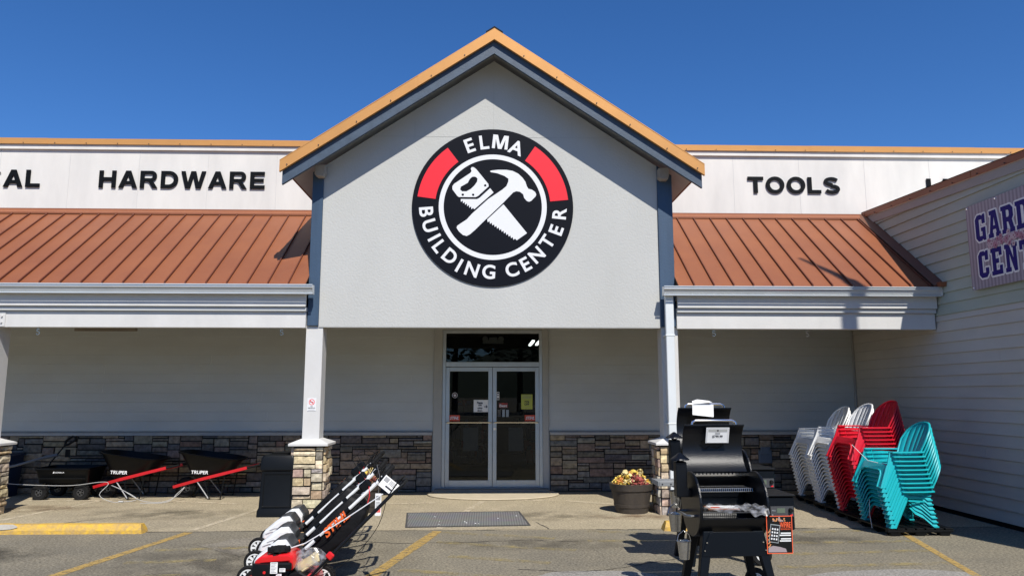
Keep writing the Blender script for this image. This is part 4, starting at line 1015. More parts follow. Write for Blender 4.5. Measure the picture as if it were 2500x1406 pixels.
# ================================================================ BATTERY MOWERS (facing -X)
def battery_mower(loc, rz, label):
    T = thing('battery_mower', label, 'lawn mower', loc, rz, 'white battery lawn mowers in a row', 1.06)
    g = MB(); g.prism([(-.25, .075), (.16, .07), (.22, .10), (.20, .17), (-.18, .17), (-.27, .12)], -.235, .235, 'xz'); g.build('deck', orange, T, bevel=.012)
    # hood: faceted shell, a sloping nose rising to the battery lid
    def shell(mb, sec):   # sec: (x, ztop, zshoulder, zbase, half top, half base)
        vs = []
        for x, zt, zs, zb, ht, hb in sec: vs += [(x, -hb, zb), (x, -hb * .99, zs), (x, -ht, zt), (x, ht, zt), (x, hb * .99, zs), (x, hb, zb)]
        n = len(sec)
        fs = [(i * 6 + j, i * 6 + j + 1, (i + 1) * 6 + j + 1, (i + 1) * 6 + j) for i in range(n - 1) for j in range(5)] + [tuple(range(6))[::-1], tuple(range((n - 1) * 6, n * 6))]
        mb.add(vs, fs); return mb
    g = shell(MB(), [(-.225, .185, .18, .13, .12, .17), (-.205, .22, .20, .14, .13, .185), (-.11, .298, .27, .15, .135, .195), (-.04, .345, .315, .16, .135, .195), (.035, .350, .325, .19, .135, .19), (.085, .285, .265, .22, .13, .18)])
    g.build('hood', white_plastic, T, bevel=.006)
    g = shell(MB(), [(-.085, .324, .318, .31, .085, .11), (-.06, .343, .336, .325, .09, .115), (-.01, .364, .356, .34, .095, .12), (.045, .366, .358, .34, .095, .12), (.098, .292, .284, .26, .10, .13), (.104, .26, .25, .24, .10, .13)])
    g.build('battery_lid', grey_plastic, T, bevel=.006)
    g = MB()
    for x_, z_ in ((-.19, .205), (-.15, .24)): g.tube([(x_, -.192, z_ - .02), (x_ + .05, -.198, z_), (x_ + .10, -.197, z_ + .003)], .0025, 5)
    g.build('hood_groove', mat('groove_grey', (.35, .36, .37), .5), T)
    g = MB(); Mx = Matrix.Translation((-.045, -.199, .25)) @ Matrix.Rotation(R(-8), 4, 'Y'); g.text('STIHL', 0, .10, 0, .022, 0, .002, M=Mx, off=.02, shear=.3); g.build('brand_lettering', orange, T)
    # dark gap with orange louvres, then the rear housing
    g = MB(); g.box(.085, .20, -.185, .185, .15, .275); g.build('rear_housing', black_poly, T, bevel=.012)
    g = MB()
    for k in range(4): g.prism([(.095, .12 + k * .038), (.155, .135 + k * .038), (.155, .163 + k * .038), (.095, .146 + k * .038)], -.212, -.186, 'xz')
    g.build('rear_vent', orange, T)
    g = MB(); g.box(.165, .20, -.215, -.187, .20, .235); g.build('height_lever', mat('tan_plastic', (.5, .33, .18), .5), T, bevel=.005)
    for (x, r) in ((-.24, .10), (.22, .11)):
        for y in (-.255, .255): wheel(T, x, y, r, r, .055, white_plastic, spokes=8, deep=.72)
    # grass bag hanging under the handle arms
    side = [(.19, .32), (.22, .26), (.36, .23), (.52, .34), (.70, .52), (.73, .62), (.66, .72), (.58, .74), (.40, .57), (.26, .43)]
    g = MB(); n = len(side); vs = []; random.seed(5)
    for sy in (-.20, -.18, -.09, .0, .09, .18, .20):
        for i, (x, z) in enumerate(side):
            q = .88 if abs(sy) == .2 else 1
            vs.append((.46 + (x - .46) * q + .008 * math.sin(sy * 40 + i * 2), sy, .47 + (z - .47) * q + (.014 * math.sin(sy * 30 + i))))
    g.add(vs, [(k * n + i, k * n + (i + 1) % n, (k + 1) * n + (i + 1) % n, (k + 1) * n + i) for k in range(6) for i in range(n)] + [list(range(n))[::-1], list(range(6 * n, 7 * n))])
    bg_ = g.build('grass_bag', bag_m, T, bevel=.012, seg=2, smooth=True)
    g = MB(); Mx = Matrix.Translation((.405, -.222, .405)) @ Matrix.Rotation(R(-43), 4, 'Y')
    g.text('STIHL', 0, .27, 0, .082, 0, .003, M=Mx, off=.03, shear=.3); g.build('bag_lettering', orange, bg_)
    for s_ in (-1, 1):
        g = MB(); a = Vector((.20, s_ * .215, .30)); b = Vector((.90, s_ * .20, .94)); p = lambda t: tuple(a.lerp(b, t))
        g.tube([p(0), p(.03)], .017, 8, m=1); g.tube([p(.03), p(.14)], .017, 8, m=0); g.tube([p(.14), p(.20)], .021, 8, m=1); g.tube([p(.20), p(.50)], .012, 8, m=0); g.tube([p(.50), p(.55)], .016, 8, m=1); g.tube([p(.55), p(.91)], .0155, 8, m=0); g.tube([p(.91), p(.95)], .021, 8, m=1); g.tube([p(.95), p(1)], .014, 8, m=1)
        g.build('handle_arm', [white_plastic, black_poly], T, smooth=True)
    g = MB(); g.tube([(.885, -.20, .925), (.925, -.19, .97), (.935, 0, .975), (.925, .19, .97), (.885, .20, .925)], .021, 8); g.tube([(.80, -.195, .87), (.86, -.18, .985), (.865, .18, .985), (.80, .195, .87)], .006, 6); g.build('handle_bar', black_matte, T, smooth=True)
    g = MB(); g.box(-.055, .045, -.055, .055, -.03, .045, M=Matrix.Translation((.72, -.15, .84)) @ Matrix.Rotation(R(-40), 4, 'Y')); g.build('switch_box', black_poly, T, bevel=.014)
    g = MB()
    g.tube(smoothpts([(.74, -.17, .82), (.66, -.22, .68), (.55, -.24, .58), (.42, -.235, .42), (.26, -.22, .3)]), .004, 5); g.tube(smoothpts([(.88, -.19, .93), (.84, -.27, .82), (.78, -.25, .72), (.70, -.2, .78)]), .0035, 5); g.tube(smoothpts([(.72, -.1, .86), (.66, -.05, .97), (.78, .02, 1.0), (.86, .05, .96)]), .0035, 5)
    g.build('cable', black_matte, T)
    g = MB(); g.tube([(.75, -.205, .84), (.76, -.235, .76), (.745, -.24, .70)], .004, 5); g.build('safety_key', red_paint, T)
    for o_ in T.children:
        if o_.name.split('.')[0] in ('hood', 'battery_lid', 'hood_groove', 'brand_lettering'): o_.location.z += .035
    return T
m0 = battery_mower((-1.93, 7.33, 0), R(3), 'white battery mower nearest the red mower, orange lettering on its bag')
def sib(src, loc, rz, label):
    c = copy_tree(src); c.location = loc; c.rotation_euler = (0, 0, rz); c['label'] = label
    for ch in list(c.children):
        for gc in list(ch.children):
            if gc.name.startswith('bag_lettering'): bpy.data.objects.remove(gc)
    return c
bpy.context.view_layer.update()
sib(m0, (-2.09, 8.0, 0), R(5), 'second white battery mower back from the red mower')
sib(m0, (-2.25, 8.66, 0), R(3), 'third white battery mower back from the red mower')
sib(m0, (-2.29, 9.22, 0), R(2), 'farthest white battery mower, nearest the stone pier')

# ---- red petrol mower (facing -X)
RM = thing('petrol_mower', 'red petrol mower with black engine and clear plastic bag, nearest in the row', 'lawn mower', (-1.80, 6.70, 0), R(1))
g = MB(); pts = [(-.30, .08), (.28, .07), (.34, .11), (.30, .20), (.12, .185), (-.16, .135), (-.32, .12)]
g.prism(pts, -.24, .24, 'xz'); g.build('deck', red_paint, RM, bevel=.018, seg=2, smooth=True)
g = MB(); loft(g, [(rr(.15, .15, .05), .15), (rr(.15, .15, .05), .26), (rr(.14, .14, .05), .285)]); g.build('engine_block', black_poly, RM, loc=(-.02, 0, 0), smooth=True)
g = MB(); side = [(-.185, .20), (-.175, .29), (-.14, .325), (.0, .345), (.11, .345), (.145, .32), (.15, .22), (.12, .22), (.11, .29), (-.12, .275), (-.15, .20)]
g.prism(side, -.16, .16, 'xz'); g.prism([(-.12, .28), (.11, .295), (.11, .342), (0, .342), (-.13, .322)], -.155, .155, 'xz'); g.build('engine_shroud', red_paint, RM, bevel=.01, smooth=True)
g = MB(); g.lathe([(.075, .35), (.095, .365), (.09, .385), (.05, .398), (.001, .40)], 24); g.lathe([(.04, .30), (.045, .355)], 14)
for k in range(10): g.box(.07, .097, -.008, .008, .355, .39, M=Matrix.Rotation(k * .628, 4, 'Z'))
g.build('recoil_cap', black_matte, RM, loc=(.0, -.05, -.002), smooth=True)
g = MB(); g.box(-.03, .03, -.158, -.10, .25, .345); g.build('starter_grip_mount', black_matte, RM, bevel=.008)
g = MB(); loft(g, [(rr(.075, .03, .02), 0), (rr(.08, .035, .02), .08), (rr(.07, .03, .02), .115)]); g.build('air_filter', black_poly, RM, loc=(-.105, -.175, .165), smooth=True)
g = MB(); g.cyl((-.075, -.212, .215), (-.075, -.206, .215), .012, n=14); g.build('primer_button', red_paint, RM)
g = MB(); g.box(.02, .14, -.19, -.14, .22, .285); g.build('muffler', black_poly, RM, bevel=.012)
for (x, z, w_, h_, yy) in ((-.028, .205, .06, .09, -.205), (.045, .215, .05, .03, -.195), (.02, .16, .045, .04, -.195)):
    g = MB(); g.box(0, w_, -.001, 0, 0, h_)
    for k in range(int(h_ / .012)): g.box(.006, w_ - .008 * (k % 3 + 1), -.002, -.0011, h_ - .010 - k * .012, h_ - .006 - k * .012, m=1)
    g.box(-.002, w_ * .4, .0005, .03, .004, h_ * .8, m=2)
    g.build('label', [paper, grey_ink, black_poly], RM, loc=(x, yy, z))
wheel(RM, -.27, -.265, .10, .10, .05, white_plastic, spokes=7, tread=True, deep=.62); wheel(RM, -.27, .265, .10, .10, .05, white_plastic, spokes=7, tread=True, deep=.62)
wheel(RM, .31, -.28, .115, .115, .05, white_plastic, spokes=6, tread=True, deep=.68); wheel(RM, .31, .28, .115, .115, .05, white_plastic, spokes=6, tread=True, deep=.68)
g = MB(); g.prism([(.09, .17), (.22, .185), (.28, .15), (.30, .18), (.20, .235), (.12, .215)], -.17, .17, 'xz'); g.build('discharge_flap', black_poly, RM, bevel=.01)
g = MB()
a = [(.20, -.23, .14), (.27, -.225, .20), (1.0, -.21, .93), (1.06, -.19, .98), (1.07, 0, .99), (1.06, .19, .98), (1.0, .21, .93), (.27, .225, .20), (.20, .23, .14)]
g.tube(a, .0125, 8); g.tube([(.94, -.215, .89), (1.03, -.19, 1.02), (1.04, .19, 1.02), (.94, .215, .89)], .006, 6); g.build('handle', black_poly, RM, smooth=True)
g = MB(); g.box(-.03, .03, -.02, .0, -.03, .03, M=Matrix.Translation((.47, -.235, .41)) @ Matrix.Rotation(R(-48), 4, 'Y')); g.build('handle_knob', red_paint, RM, bevel=.01)
g = MB(); g.tube(smoothpts([(.56, -.225, .50), (.40, -.26, .30), (.28, -.25, .235), (.08, -.20, .23)]), .0035, 5); g.tube(smoothpts([(.93, -.215, .88), (.87, -.26, .66), (.70, -.27, .44), (.50, -.27, .30), (.33, -.26, .24)]), .003, 5); g.build('control_cable', black_matte, RM)
for o_ in RM.children:
    k_ = o_.name.split('.')[0]
    if k_ in ('engine_block', 'engine_shroud', 'recoil_cap', 'starter_grip_mount', 'air_filter', 'primer_button', 'muffler', 'label'): o_.location.z += .06
    elif k_ in ('deck', 'discharge_flap'): o_.location.z += .035
# manual in a clear bag resting on the deck
DB = thing('document_bag', 'clear plastic bag of yellowish papers lying on the red mower', 'plastic bag', (-1.54, 6.66, .24))
g = MB(); g.box(-.10, .10, -.06, .06, 0, .012, M=Matrix.Translation((.0, -.02, .08)) @ Matrix.Rotation(R(-32), 4, 'Y') @ Matrix.Rotation(R(38), 4, 'X')); g.build('papers', mat('manila', (.62, .52, .30), .7, var=.15, vscale=20), DB)
g = MB(); random.seed(2)
def bagf(u, v):
    t = v * math.pi; a = u * 2 * math.pi; r = .13 * math.sin(t) ** .7 * (1 + .12 * math.sin(5 * a) + .06 * math.sin(9 * a + 3 * t))
    return (r * math.cos(a) * 1.0, r * math.sin(a) * .75, .085 - .085 * math.cos(t) + .03 * math.sin(3 * a))
g.grid(bagf, 28, 14); g.build('film', plastic_film, DB, smooth=True)
# price card tied to the red mower handle; hang tag
PC = thing('price_card', 'tilted white price card tied to the mower handle', 'price card', (-.88, 6.70, .955))
g = MB(); Mx = Matrix.Rotation(R(38), 4, 'Y') @ Matrix.Rotation(R(-12), 4, 'X')
g.box(-.075, .075, -.002, .002, -.055, .055, M=Mx); g.box(-.066, -.02, -.0032, -.0021, .005, .045, m=1, M=Mx)
for k in range(4): g.box(-.01, .06 - .01 * (k % 2), -.0032, -.0021, .038 - k * .011, .043 - k * .011, m=2, M=Mx)
g.box(-.02, .05, -.0032, -.0021, -.03, -.015, m=3, M=Mx); g.build('card', [paper, mat('card_grey', (.3, .3, .3), .6), grey_ink, ink], PC)
HT = thing('hang_tag', 'long white hang tag with red print below the mower handles', 'tag', (-1.02, 7.05, .84))
g = MB(); g.box(-.028, .028, -.001, .001, -.20, 0); g.box(-.02, .02, -.002, -.0011, -.06, -.02, m=1); g.box(-.022, .022, -.002, -.0011, -.17, -.13, m=2)
for k in range(4): g.box(-.02, .016, -.002, -.0011, -.08 - k * .012, -.075 - k * .012, m=1)
g.tube([(0, 0, 0), (.01, -.02, .16), (-.02, .0, .26)], .0015, 4, m=1); g.build('tag_strip', [paper, grey_ink, mat('pink_red', (.7, .12, .10), .6)], HT)
g = MB(); g.tube([(-1.80, 6.72, .40), (-1.6, 6.74, .46), (-1.25, 6.72, .67), (-.93, 6.70, .88)], .005, 6); tag(g.build('security_cable', white_vinyl, smooth=True), 'thin white cable strung across the mowers', 'cable')

# ================================================================ GRILLS
def grill(loc, rz, S, label, parts=True, poster=True, seed=1):
    T = thing('pellet_grill', label, 'grill', loc, rz, 'black pellet grills', S)
    W2 = .278; cz = .80; r = .272
    # body: open barrel shell below the opening, ends
    arc = lambda a0, a1, n, rad=r, c=(0, cz): [(c[0] - rad * math.cos(R(a0 + (a1 - a0) * i / n)), c[1] + rad * math.sin(R(a0 + (a1 - a0) * i / n))) for i in range(n + 1)]
    g = MB(); pts = arc(-20, -235, 24); inn = arc(-235, -20, 24, r - .012)
    loop = pts + inn; m = len(pts)
    vs = []
    for x in (-W2, W2): vs += [(x, y, z) for y, z in loop]
    n = len(loop); fs = []
    for i in range(n): fs.append((i, (i + 1) % n, n + (i + 1) % n, n + i))
    for k in range(m - 1):
        a, b = k, k + 1; c, d = n - 1 - k - 1, n - 1 - k
        fs.append((a, b, c, d)); fs.append((n + a, n + d, n + c, n + b))
    g.add(vs, fs); g.build('barrel', grill_black, T, smooth=True)
    for s_ in (-1, 1):
        g = MB(); g.prism([(r * 1.01 * math.cos(t), cz + r * 1.01 * math.sin(t)) for t in [6.2832 * i / 40 for i in range(40)]], s_ * W2, s_ * (W2 + .022), 'yz'); g.build('end_plate', grill_black, T, bevel=.005)
    # lid standing open about the rear hinge
    hy, hz = -r * math.cos(R(122)), cz + r * math.sin(R(122))
    def rot(y, z): y -= hy; z -= hz; return (hy + y * -.375 + z * .927 + .01, hz - y * .927 + z * -.375 + .02)
    out = [rot(*p) for p in arc(20, 122, 18)]; inn = [rot(*p) for p in arc(122, 20, 18, r - .008)]
    loop = out + inn; n = len(loop); m = len(out); vs = []
    for x in (-W2, W2): vs += [(x, y, z) for y, z in loop]
    fs = [(i, (i + 1) % n, n + (i + 1) % n, n + i) for i in range(n)]
    for k in range(m - 1):
        a, b, c, d = k, k + 1, n - 2 - k, n - 1 - k; fs.append((a, b, c, d)); fs.append((n + a, n + d, n + c, n + b))
    g = MB(); g.add(vs, fs); ld = g.build('lid', grill_black, T, smooth=True)
    top = out[0]
    g = MB(); y, z = top
    g.tube([(-.205, y + .012, z - .01), (-.20, y + .012, z + .02), (-.17, y + .012, z + .035), (.17, y + .012, z + .035), (.20, y + .012, z + .02), (.205, y + .012, z - .01)], .011, 8); g.build('lid_handle', chrome, ld, smooth=True)
    g = MB(); g.box(-W2, W2, y - .006, y + .014, z - .012, z - .002); g.build('lid_edge', grill_black, ld)
    # embossed emblem inside the lid
    g = MB(); mid = (inn[9][0] + .018, inn[9][1]); random.seed(3)
    for k in range(6):
        x = -.10 + k * .045; g.tube([(x, mid[0] - .022, mid[1] + .055), (x + .02, mid[0] - .028, mid[1] + .075)], .005, 5)
    g.tube([(-.12, mid[0] - .02, mid[1] + .03), (-.06, mid[0] - .02, mid[1] - .01), (-.02, mid[0] - .018, mid[1] + .02), (.05, mid[0] - .02, mid[1] - .005), (.10, mid[0] - .02, mid[1] + .03)], .005, 5)
    g.build('embossing', grill_black, ld)
    # grates
    g = MB()
    for k in range(30): x = -W2 + .01 + k * (2 * W2 - .02) / 29; g.cyl((x, -.22, cz - .04), (x, .22, cz - .04), .0035, n=5)
    for y in (-.22, -.07, .07, .22): g.cyl((-W2, y, cz - .046), (W2, y, cz - .046), .005, n=6)
    g.build('cooking_grate', mat('grate_steel', (.16, .16, .16), .35, metal=.9), T)
    g = MB()
    for k in range(30): x = -W2 + .02 + k * (2 * W2 - .04) / 29; g.tube([(x, -.01, cz + .10), (x, -.005, cz + .125), (x, .17, cz + .125)], .003, 5)
    for y, z in ((-.01, .10), (.0, .125), (.17, .125)): g.cyl((-W2 + .01, y, cz + z), (W2 - .01, y, cz + z), .004, n=6)
    g.build('warming_rack', steel, T)
    g = MB(); 
    for k in range(18): g.box(-W2 + .01 + k * .034, -W2 + .03 + k * .034, hy - .02, hy - .008, hz + .001, hz + .012)
    g.box(-W2, W2, hy - .012, hy + .006, hz - .012, hz + .001); g.build('hinge_rail', chrome, T)
    # legs and apron panel
    for sx in (-1, 1):
        for sy in (-1, 1):
            g = MB(); xt, xb, yt, yb = sx * .215, sx * .32, sy * .17, sy * .235
            def q(x, y, hw): return [(x - hw, y - hw), (x + hw, y - hw), (x + hw, y + hw), (x - hw, y + hw)]
            loft(g, [(q(xb, yb, .028), .10 if (sx > 0) else 0), (q(xt, yt, .045), .60)]); g.build('leg', leg_black, T, bevel=.005)
    g = MB(); g.prism([(-.285, .40), (.285, .40), (.255, .50), (.215, .585), (.185, .60), (-.185, .60), (-.215, .585), (-.255, .50)], -.235, -.222, 'xz'); g.build('leg_apron', leg_black, T, bevel=.003)
    g = MB(); g.prism([(-.285, .40), (.285, .40), (.22, .60), (-.22, .60)], .222, .235, 'xz'); g.build('rear_apron', leg_black, T)
    g = MB()
    for sx in (-1, 1):
        for dx, z in ((.242, .515), (.262, .45)): g.cyl((sx * dx, -.237, z), (sx * dx, -.243, z), .006, n=8)
    g.build('bolts', chrome, T)
    for y in (-.25, .25): wheel(T, .355, y, .10, .10, .045, white_plastic, spokes=10, deep=.55)
    # chimney on the left
    g = MB(); g.prism([(-.43, .86), (-.29, .86), (-.29, .92), (-.335, .94), (-.335, 1.16), (-.43, 1.16)], -.05, .05, 'xz'); g.cyl((-.382, 0, 1.16), (-.382, 0, 1.175), .03); g.build('chimney', grill_black, T, bevel=.012)
    g = MB(); g.lathe([(.085, 1.175), (.08, 1.185), (.01, 1.235), (.001, 1.236)], 20, M=Matrix.Translation((-.382, 0, 0))); g.lathe([(.085, 1.175), (.001, 1.175)], 20, M=Matrix.Translation((-.382, 0, 0))); g.build('chimney_cap', grill_black, T)
    # bar on the left end
    g = MB(); g.tube([(-.29, -.16, .72), (-.35, -.17, .72), (-.38, -.13, .72), (-.38, .10, .72), (-.35, .14, .72), (-.29, .14, .72)], .013, 8); g.build('side_handle', mat('grey_steel', (.3, .31, .32), .3, metal=.9), T, smooth=True)
    # hopper and controller
    g = MB(); g.box(.300, .545, -.20, .20, .60, .875); hp_ = g.build('hopper', leg_black, T, bevel=.01)
    g = MB(); g.box(.290, .555, -.215, .21, .877, .897); g.build('hopper_lid', black_poly, hp_, bevel=.008)
    g = MB(); g.box(.330, .530, -.212, -.201, .715, .80); 
    g.box(.385, .455, -.214, -.2125, .745, .785, m=1); g.box(.495, .520, -.216, -.2125, .722, .734, m=2); g.text('PRO', .34, .372, .76, .772, -.213, .001, m=3); g.box(.34, .35, -.2135, -.2125, .725, .735, m=3); g.build('control_panel', [mat('panel_grey', (.06, .062, .065), .4), mat('lcd_green', (.11, .14, .10), .3), red_vinyl, alu], hp_)
    g = MB(); g.cyl((.503, -.212, .767), (.503, -.235, .767), .019, .016, n=18); g.build('dial', black_matte, hp_)
    return T
GR1 = grill((2.065, 6.62, 0), R(2), 1.0, 'black pellet grill in front, lid open with a price card')
GR2 = grill((2.42, 8.10, 0), R(2), 1.085, 'black pellet grill standing behind the front one, white paper on its lid handle')
# printed cards
def sheet(name, label, cat, loc, w_, h_, rot=(0, 0, 0), mats=None, draw=None, th=.004):
    T = thing(name, label, cat, loc); g = MB(); ms = mats or [paper]; g.box(-w_ / 2, w_ / 2, 0, th, -h_ / 2, h_ / 2); 
    if draw: draw(g)
    o = g.build('card', ms, T); o.rotation_euler = rot; return T
def d1(g):
    g.box(-.088, .088, -.0015, -.0003, .033, .058, m=1); g.cyl((0, -.0012, .046), (0, -.0025, .046), .008, n=14, m=2)
    g.text('$799.99', -.048, .048, -.026, .002, -.001, .001, m=2, off=.014)
    for k in range(3): g.box(-.024, .024, -.0015, -.0003, .024 - k * .007, .026 - k * .007, m=3)
    for a in ((-.1, .1, .066, .071), (-.1, .1, -.071, -.066), (-.1, -.095, -.066, .066), (.095, .1, -.066, .066)): g.box(*a[:2], -.002, -.0003, *a[2:], m=4)
sheet('price_sign', 'white price card reading $799.99 in the open grill lid', 'price card', (2.085, 6.795, 1.375), .215, .145, (R(17), 0, R(3)), [paper, mat('band_grey', (.42, .42, .40), .6), ink, grey_ink, mat('frame_grey', (.55, .55, .55), .4)], d1)
def d2(g):
    for k in range(3): pass
P2 = sheet('paper_sheet', 'blank white paper folded over the rear grill lid handle', 'paper', (2.38, 8.25, 1.575), .24, .14, (R(-14), R(6), R(3)), [paper], None, .003)
g = MB(); g.add([(-.105, 0, .0), (.105, 0, .02), (.095, .10, .035), (-.03, .12, .05), (-.10, .09, .03)], [(0, 1, 2, 3, 4)]); o = g.build('folded_flap', paper, P2, loc=(0, -.005, .062), solid=.002)
def d3(g):
    for a in ((-.112, .112, .154, .160), (-.112, .112, -.150, -.144), (-.112, -.106, -.144, .154), (.106, .112, -.144, .154)): g.box(*a[:2], -.0018, -.0003, *a[2:], m=1)
    Mx = Matrix.Translation((-.045, -.002, .015)) @ Matrix.Rotation(R(8), 4, 'Y')
    g.box(-.042, .042, -.003, 0, -.075, .075, m=6, M=Mx); g.box(-.036, .036, -.0045, -.0031, -.068, .068, m=2, M=Mx)
    for r_ in range(4):
        for c_ in range(3): g.box(-.027 + c_ * .021, -.015 + c_ * .021, -.0058, -.0046, .03 - r_ * .027, .044 - r_ * .027, m=3, M=Mx)
    g.text('WiFIRE', .005, .098, .062, .108, -.001, .001, m=1, off=.02); g.text('TECHNOLOGY', .008, .098, .045, .056, -.001, .001, m=1)
    for k, (a, b) in enumerate(((.01, .098), (.0, .098), (.01, .098), (.0, .098))):
        z = .022 - k * .017 - (.012 if k > 1 else 0); g.box(a, b, -.0018, -.0003, z - .010, z, m=3)
    random.seed(7)
    for k in range(26):
        x, z = random.uniform(-.06, .05), random.uniform(.115, .148); g.cyl((x, -.0012, z), (x, -.0016 - k * .00005, z), random.uniform(.004, .009), n=7, m=random.choice([4, 4, 5]))
    for k in range(5): g.tube([(-.10, -.001, -.10 + k * .03), (-.085, -.002, -.085 + k * .03), (-.08, -.001, -.07 + k * .03)], .005, 5, m=4)
    g.shape([[(-.10, -.138), (.06, -.138), (.05, -.11), (.0, -.095), (-.06, -.085), (-.10, -.1)]], .001, at(0, -.001, 0), m=5)
sheet('wifi_poster', 'black poster with orange frame reading WiFIRE below the grill controller', 'poster', (2.455, 6.385, .57), .215, .30, (R(2), 0, R(2)),
      [black_matte, mat('poster_orange', (.85, .12, .04), .5), mat('phone_black', (.015, .015, .02), .3), paper, mat('poster_amber', (.6, .25, .09), .6), mat('poster_mauve', (.32, .26, .27), .6), alu], d3)
# manual in plastic on the grate
MN = thing('grill_manual', 'manual in crumpled clear plastic on the front grill grate', 'manual', (2.06, 6.52, .772))
g = MB(); g.box(-.19, .08, -.09, .06, 0, .012, m=1); g.box(-.17, .07, -.085, .055, .0125, .015, m=0); g.box(-.16, -.08, -.08, -.02, .0155, .017, m=2); g.build('booklet', [paper, mat('booklet_brown', (.3, .12, .06), .6), orange_v], MN)
g = MB()
def wrap(u, v): 
    return (-.25 + .55 * u, -.20 + .17 * v, .025 + .018 * math.sin(13 * u + 5 * v) + .014 * math.sin(31 * u) * math.cos(9 * v) - (.045 * (1 - v) ** 3) * (1 if u > .7 else .4))
g.grid(wrap, 40, 10); g.build('plastic_wrap', plastic_film, MN, smooth=True)
# buckets
def bucket(loc, label, S=1):
    T = thing('grease_bucket', label, 'bucket', loc, group='galvanised grease buckets hanging on the grills', scale=S)
    g = MB(); g.lathe([(.001, 0), (.042, 0), (.058, .145), (.062, .148), (.059, .15), (.054, .146), (.039, .006), (.001, .006)], 24); g.lathe([(.0505, .09), (.053, .095), (.0525, .10)], 24); g.build('pail', steel, T, smooth=True)
    g = MB(); g.tube([(-.06, 0, .145), (-.045, 0, .20), (0, 0, .235), (.045, 0, .20), (.06, 0, .145)], .003, 6); g.build('bail', chrome, T, smooth=True); return T
bucket((1.675, 6.52, .355), 'galvanised bucket hanging at the left of the front grill')
bucket((1.86, 7.55, .40), 'galvanised bucket hanging lower beside the rear grill', 1.15)
bucket((1.99, 8.02, .56), 'galvanised bucket hanging under the grey side shelf of the rear grill', 1.15)
SH = thing('side_shelf', 'grey metal side shelf with bracket on the rear grill', 'shelf', (1.90, 8.02, .83))
g = MB(); g.box(-.13, .17, -.16, .14, 0, .012); g.box(-.135, -.12, -.165, .145, -.035, .015); g.box(-.12, .17, -.168, -.155, -.035, .015); g.build('tray', mat('shelf_grey', (.33, .34, .34), .4, metal=.4), SH, bevel=.004)
g = MB(); g.add([(.0, -.15, -.036), (.05, -.15, -.036), (.17, -.15, -.14), (.17, -.15, -.10)], [(0, 1, 2, 3)]); g.build('bracket', steel, SH, solid=.012)
g = MB()
for k in range(3): g.cyl((-.09 + k * .09, -.172, -.012), (-.09 + k * .09, -.166, -.012), .008, n=8)
g.build('rivets', ink, SH)

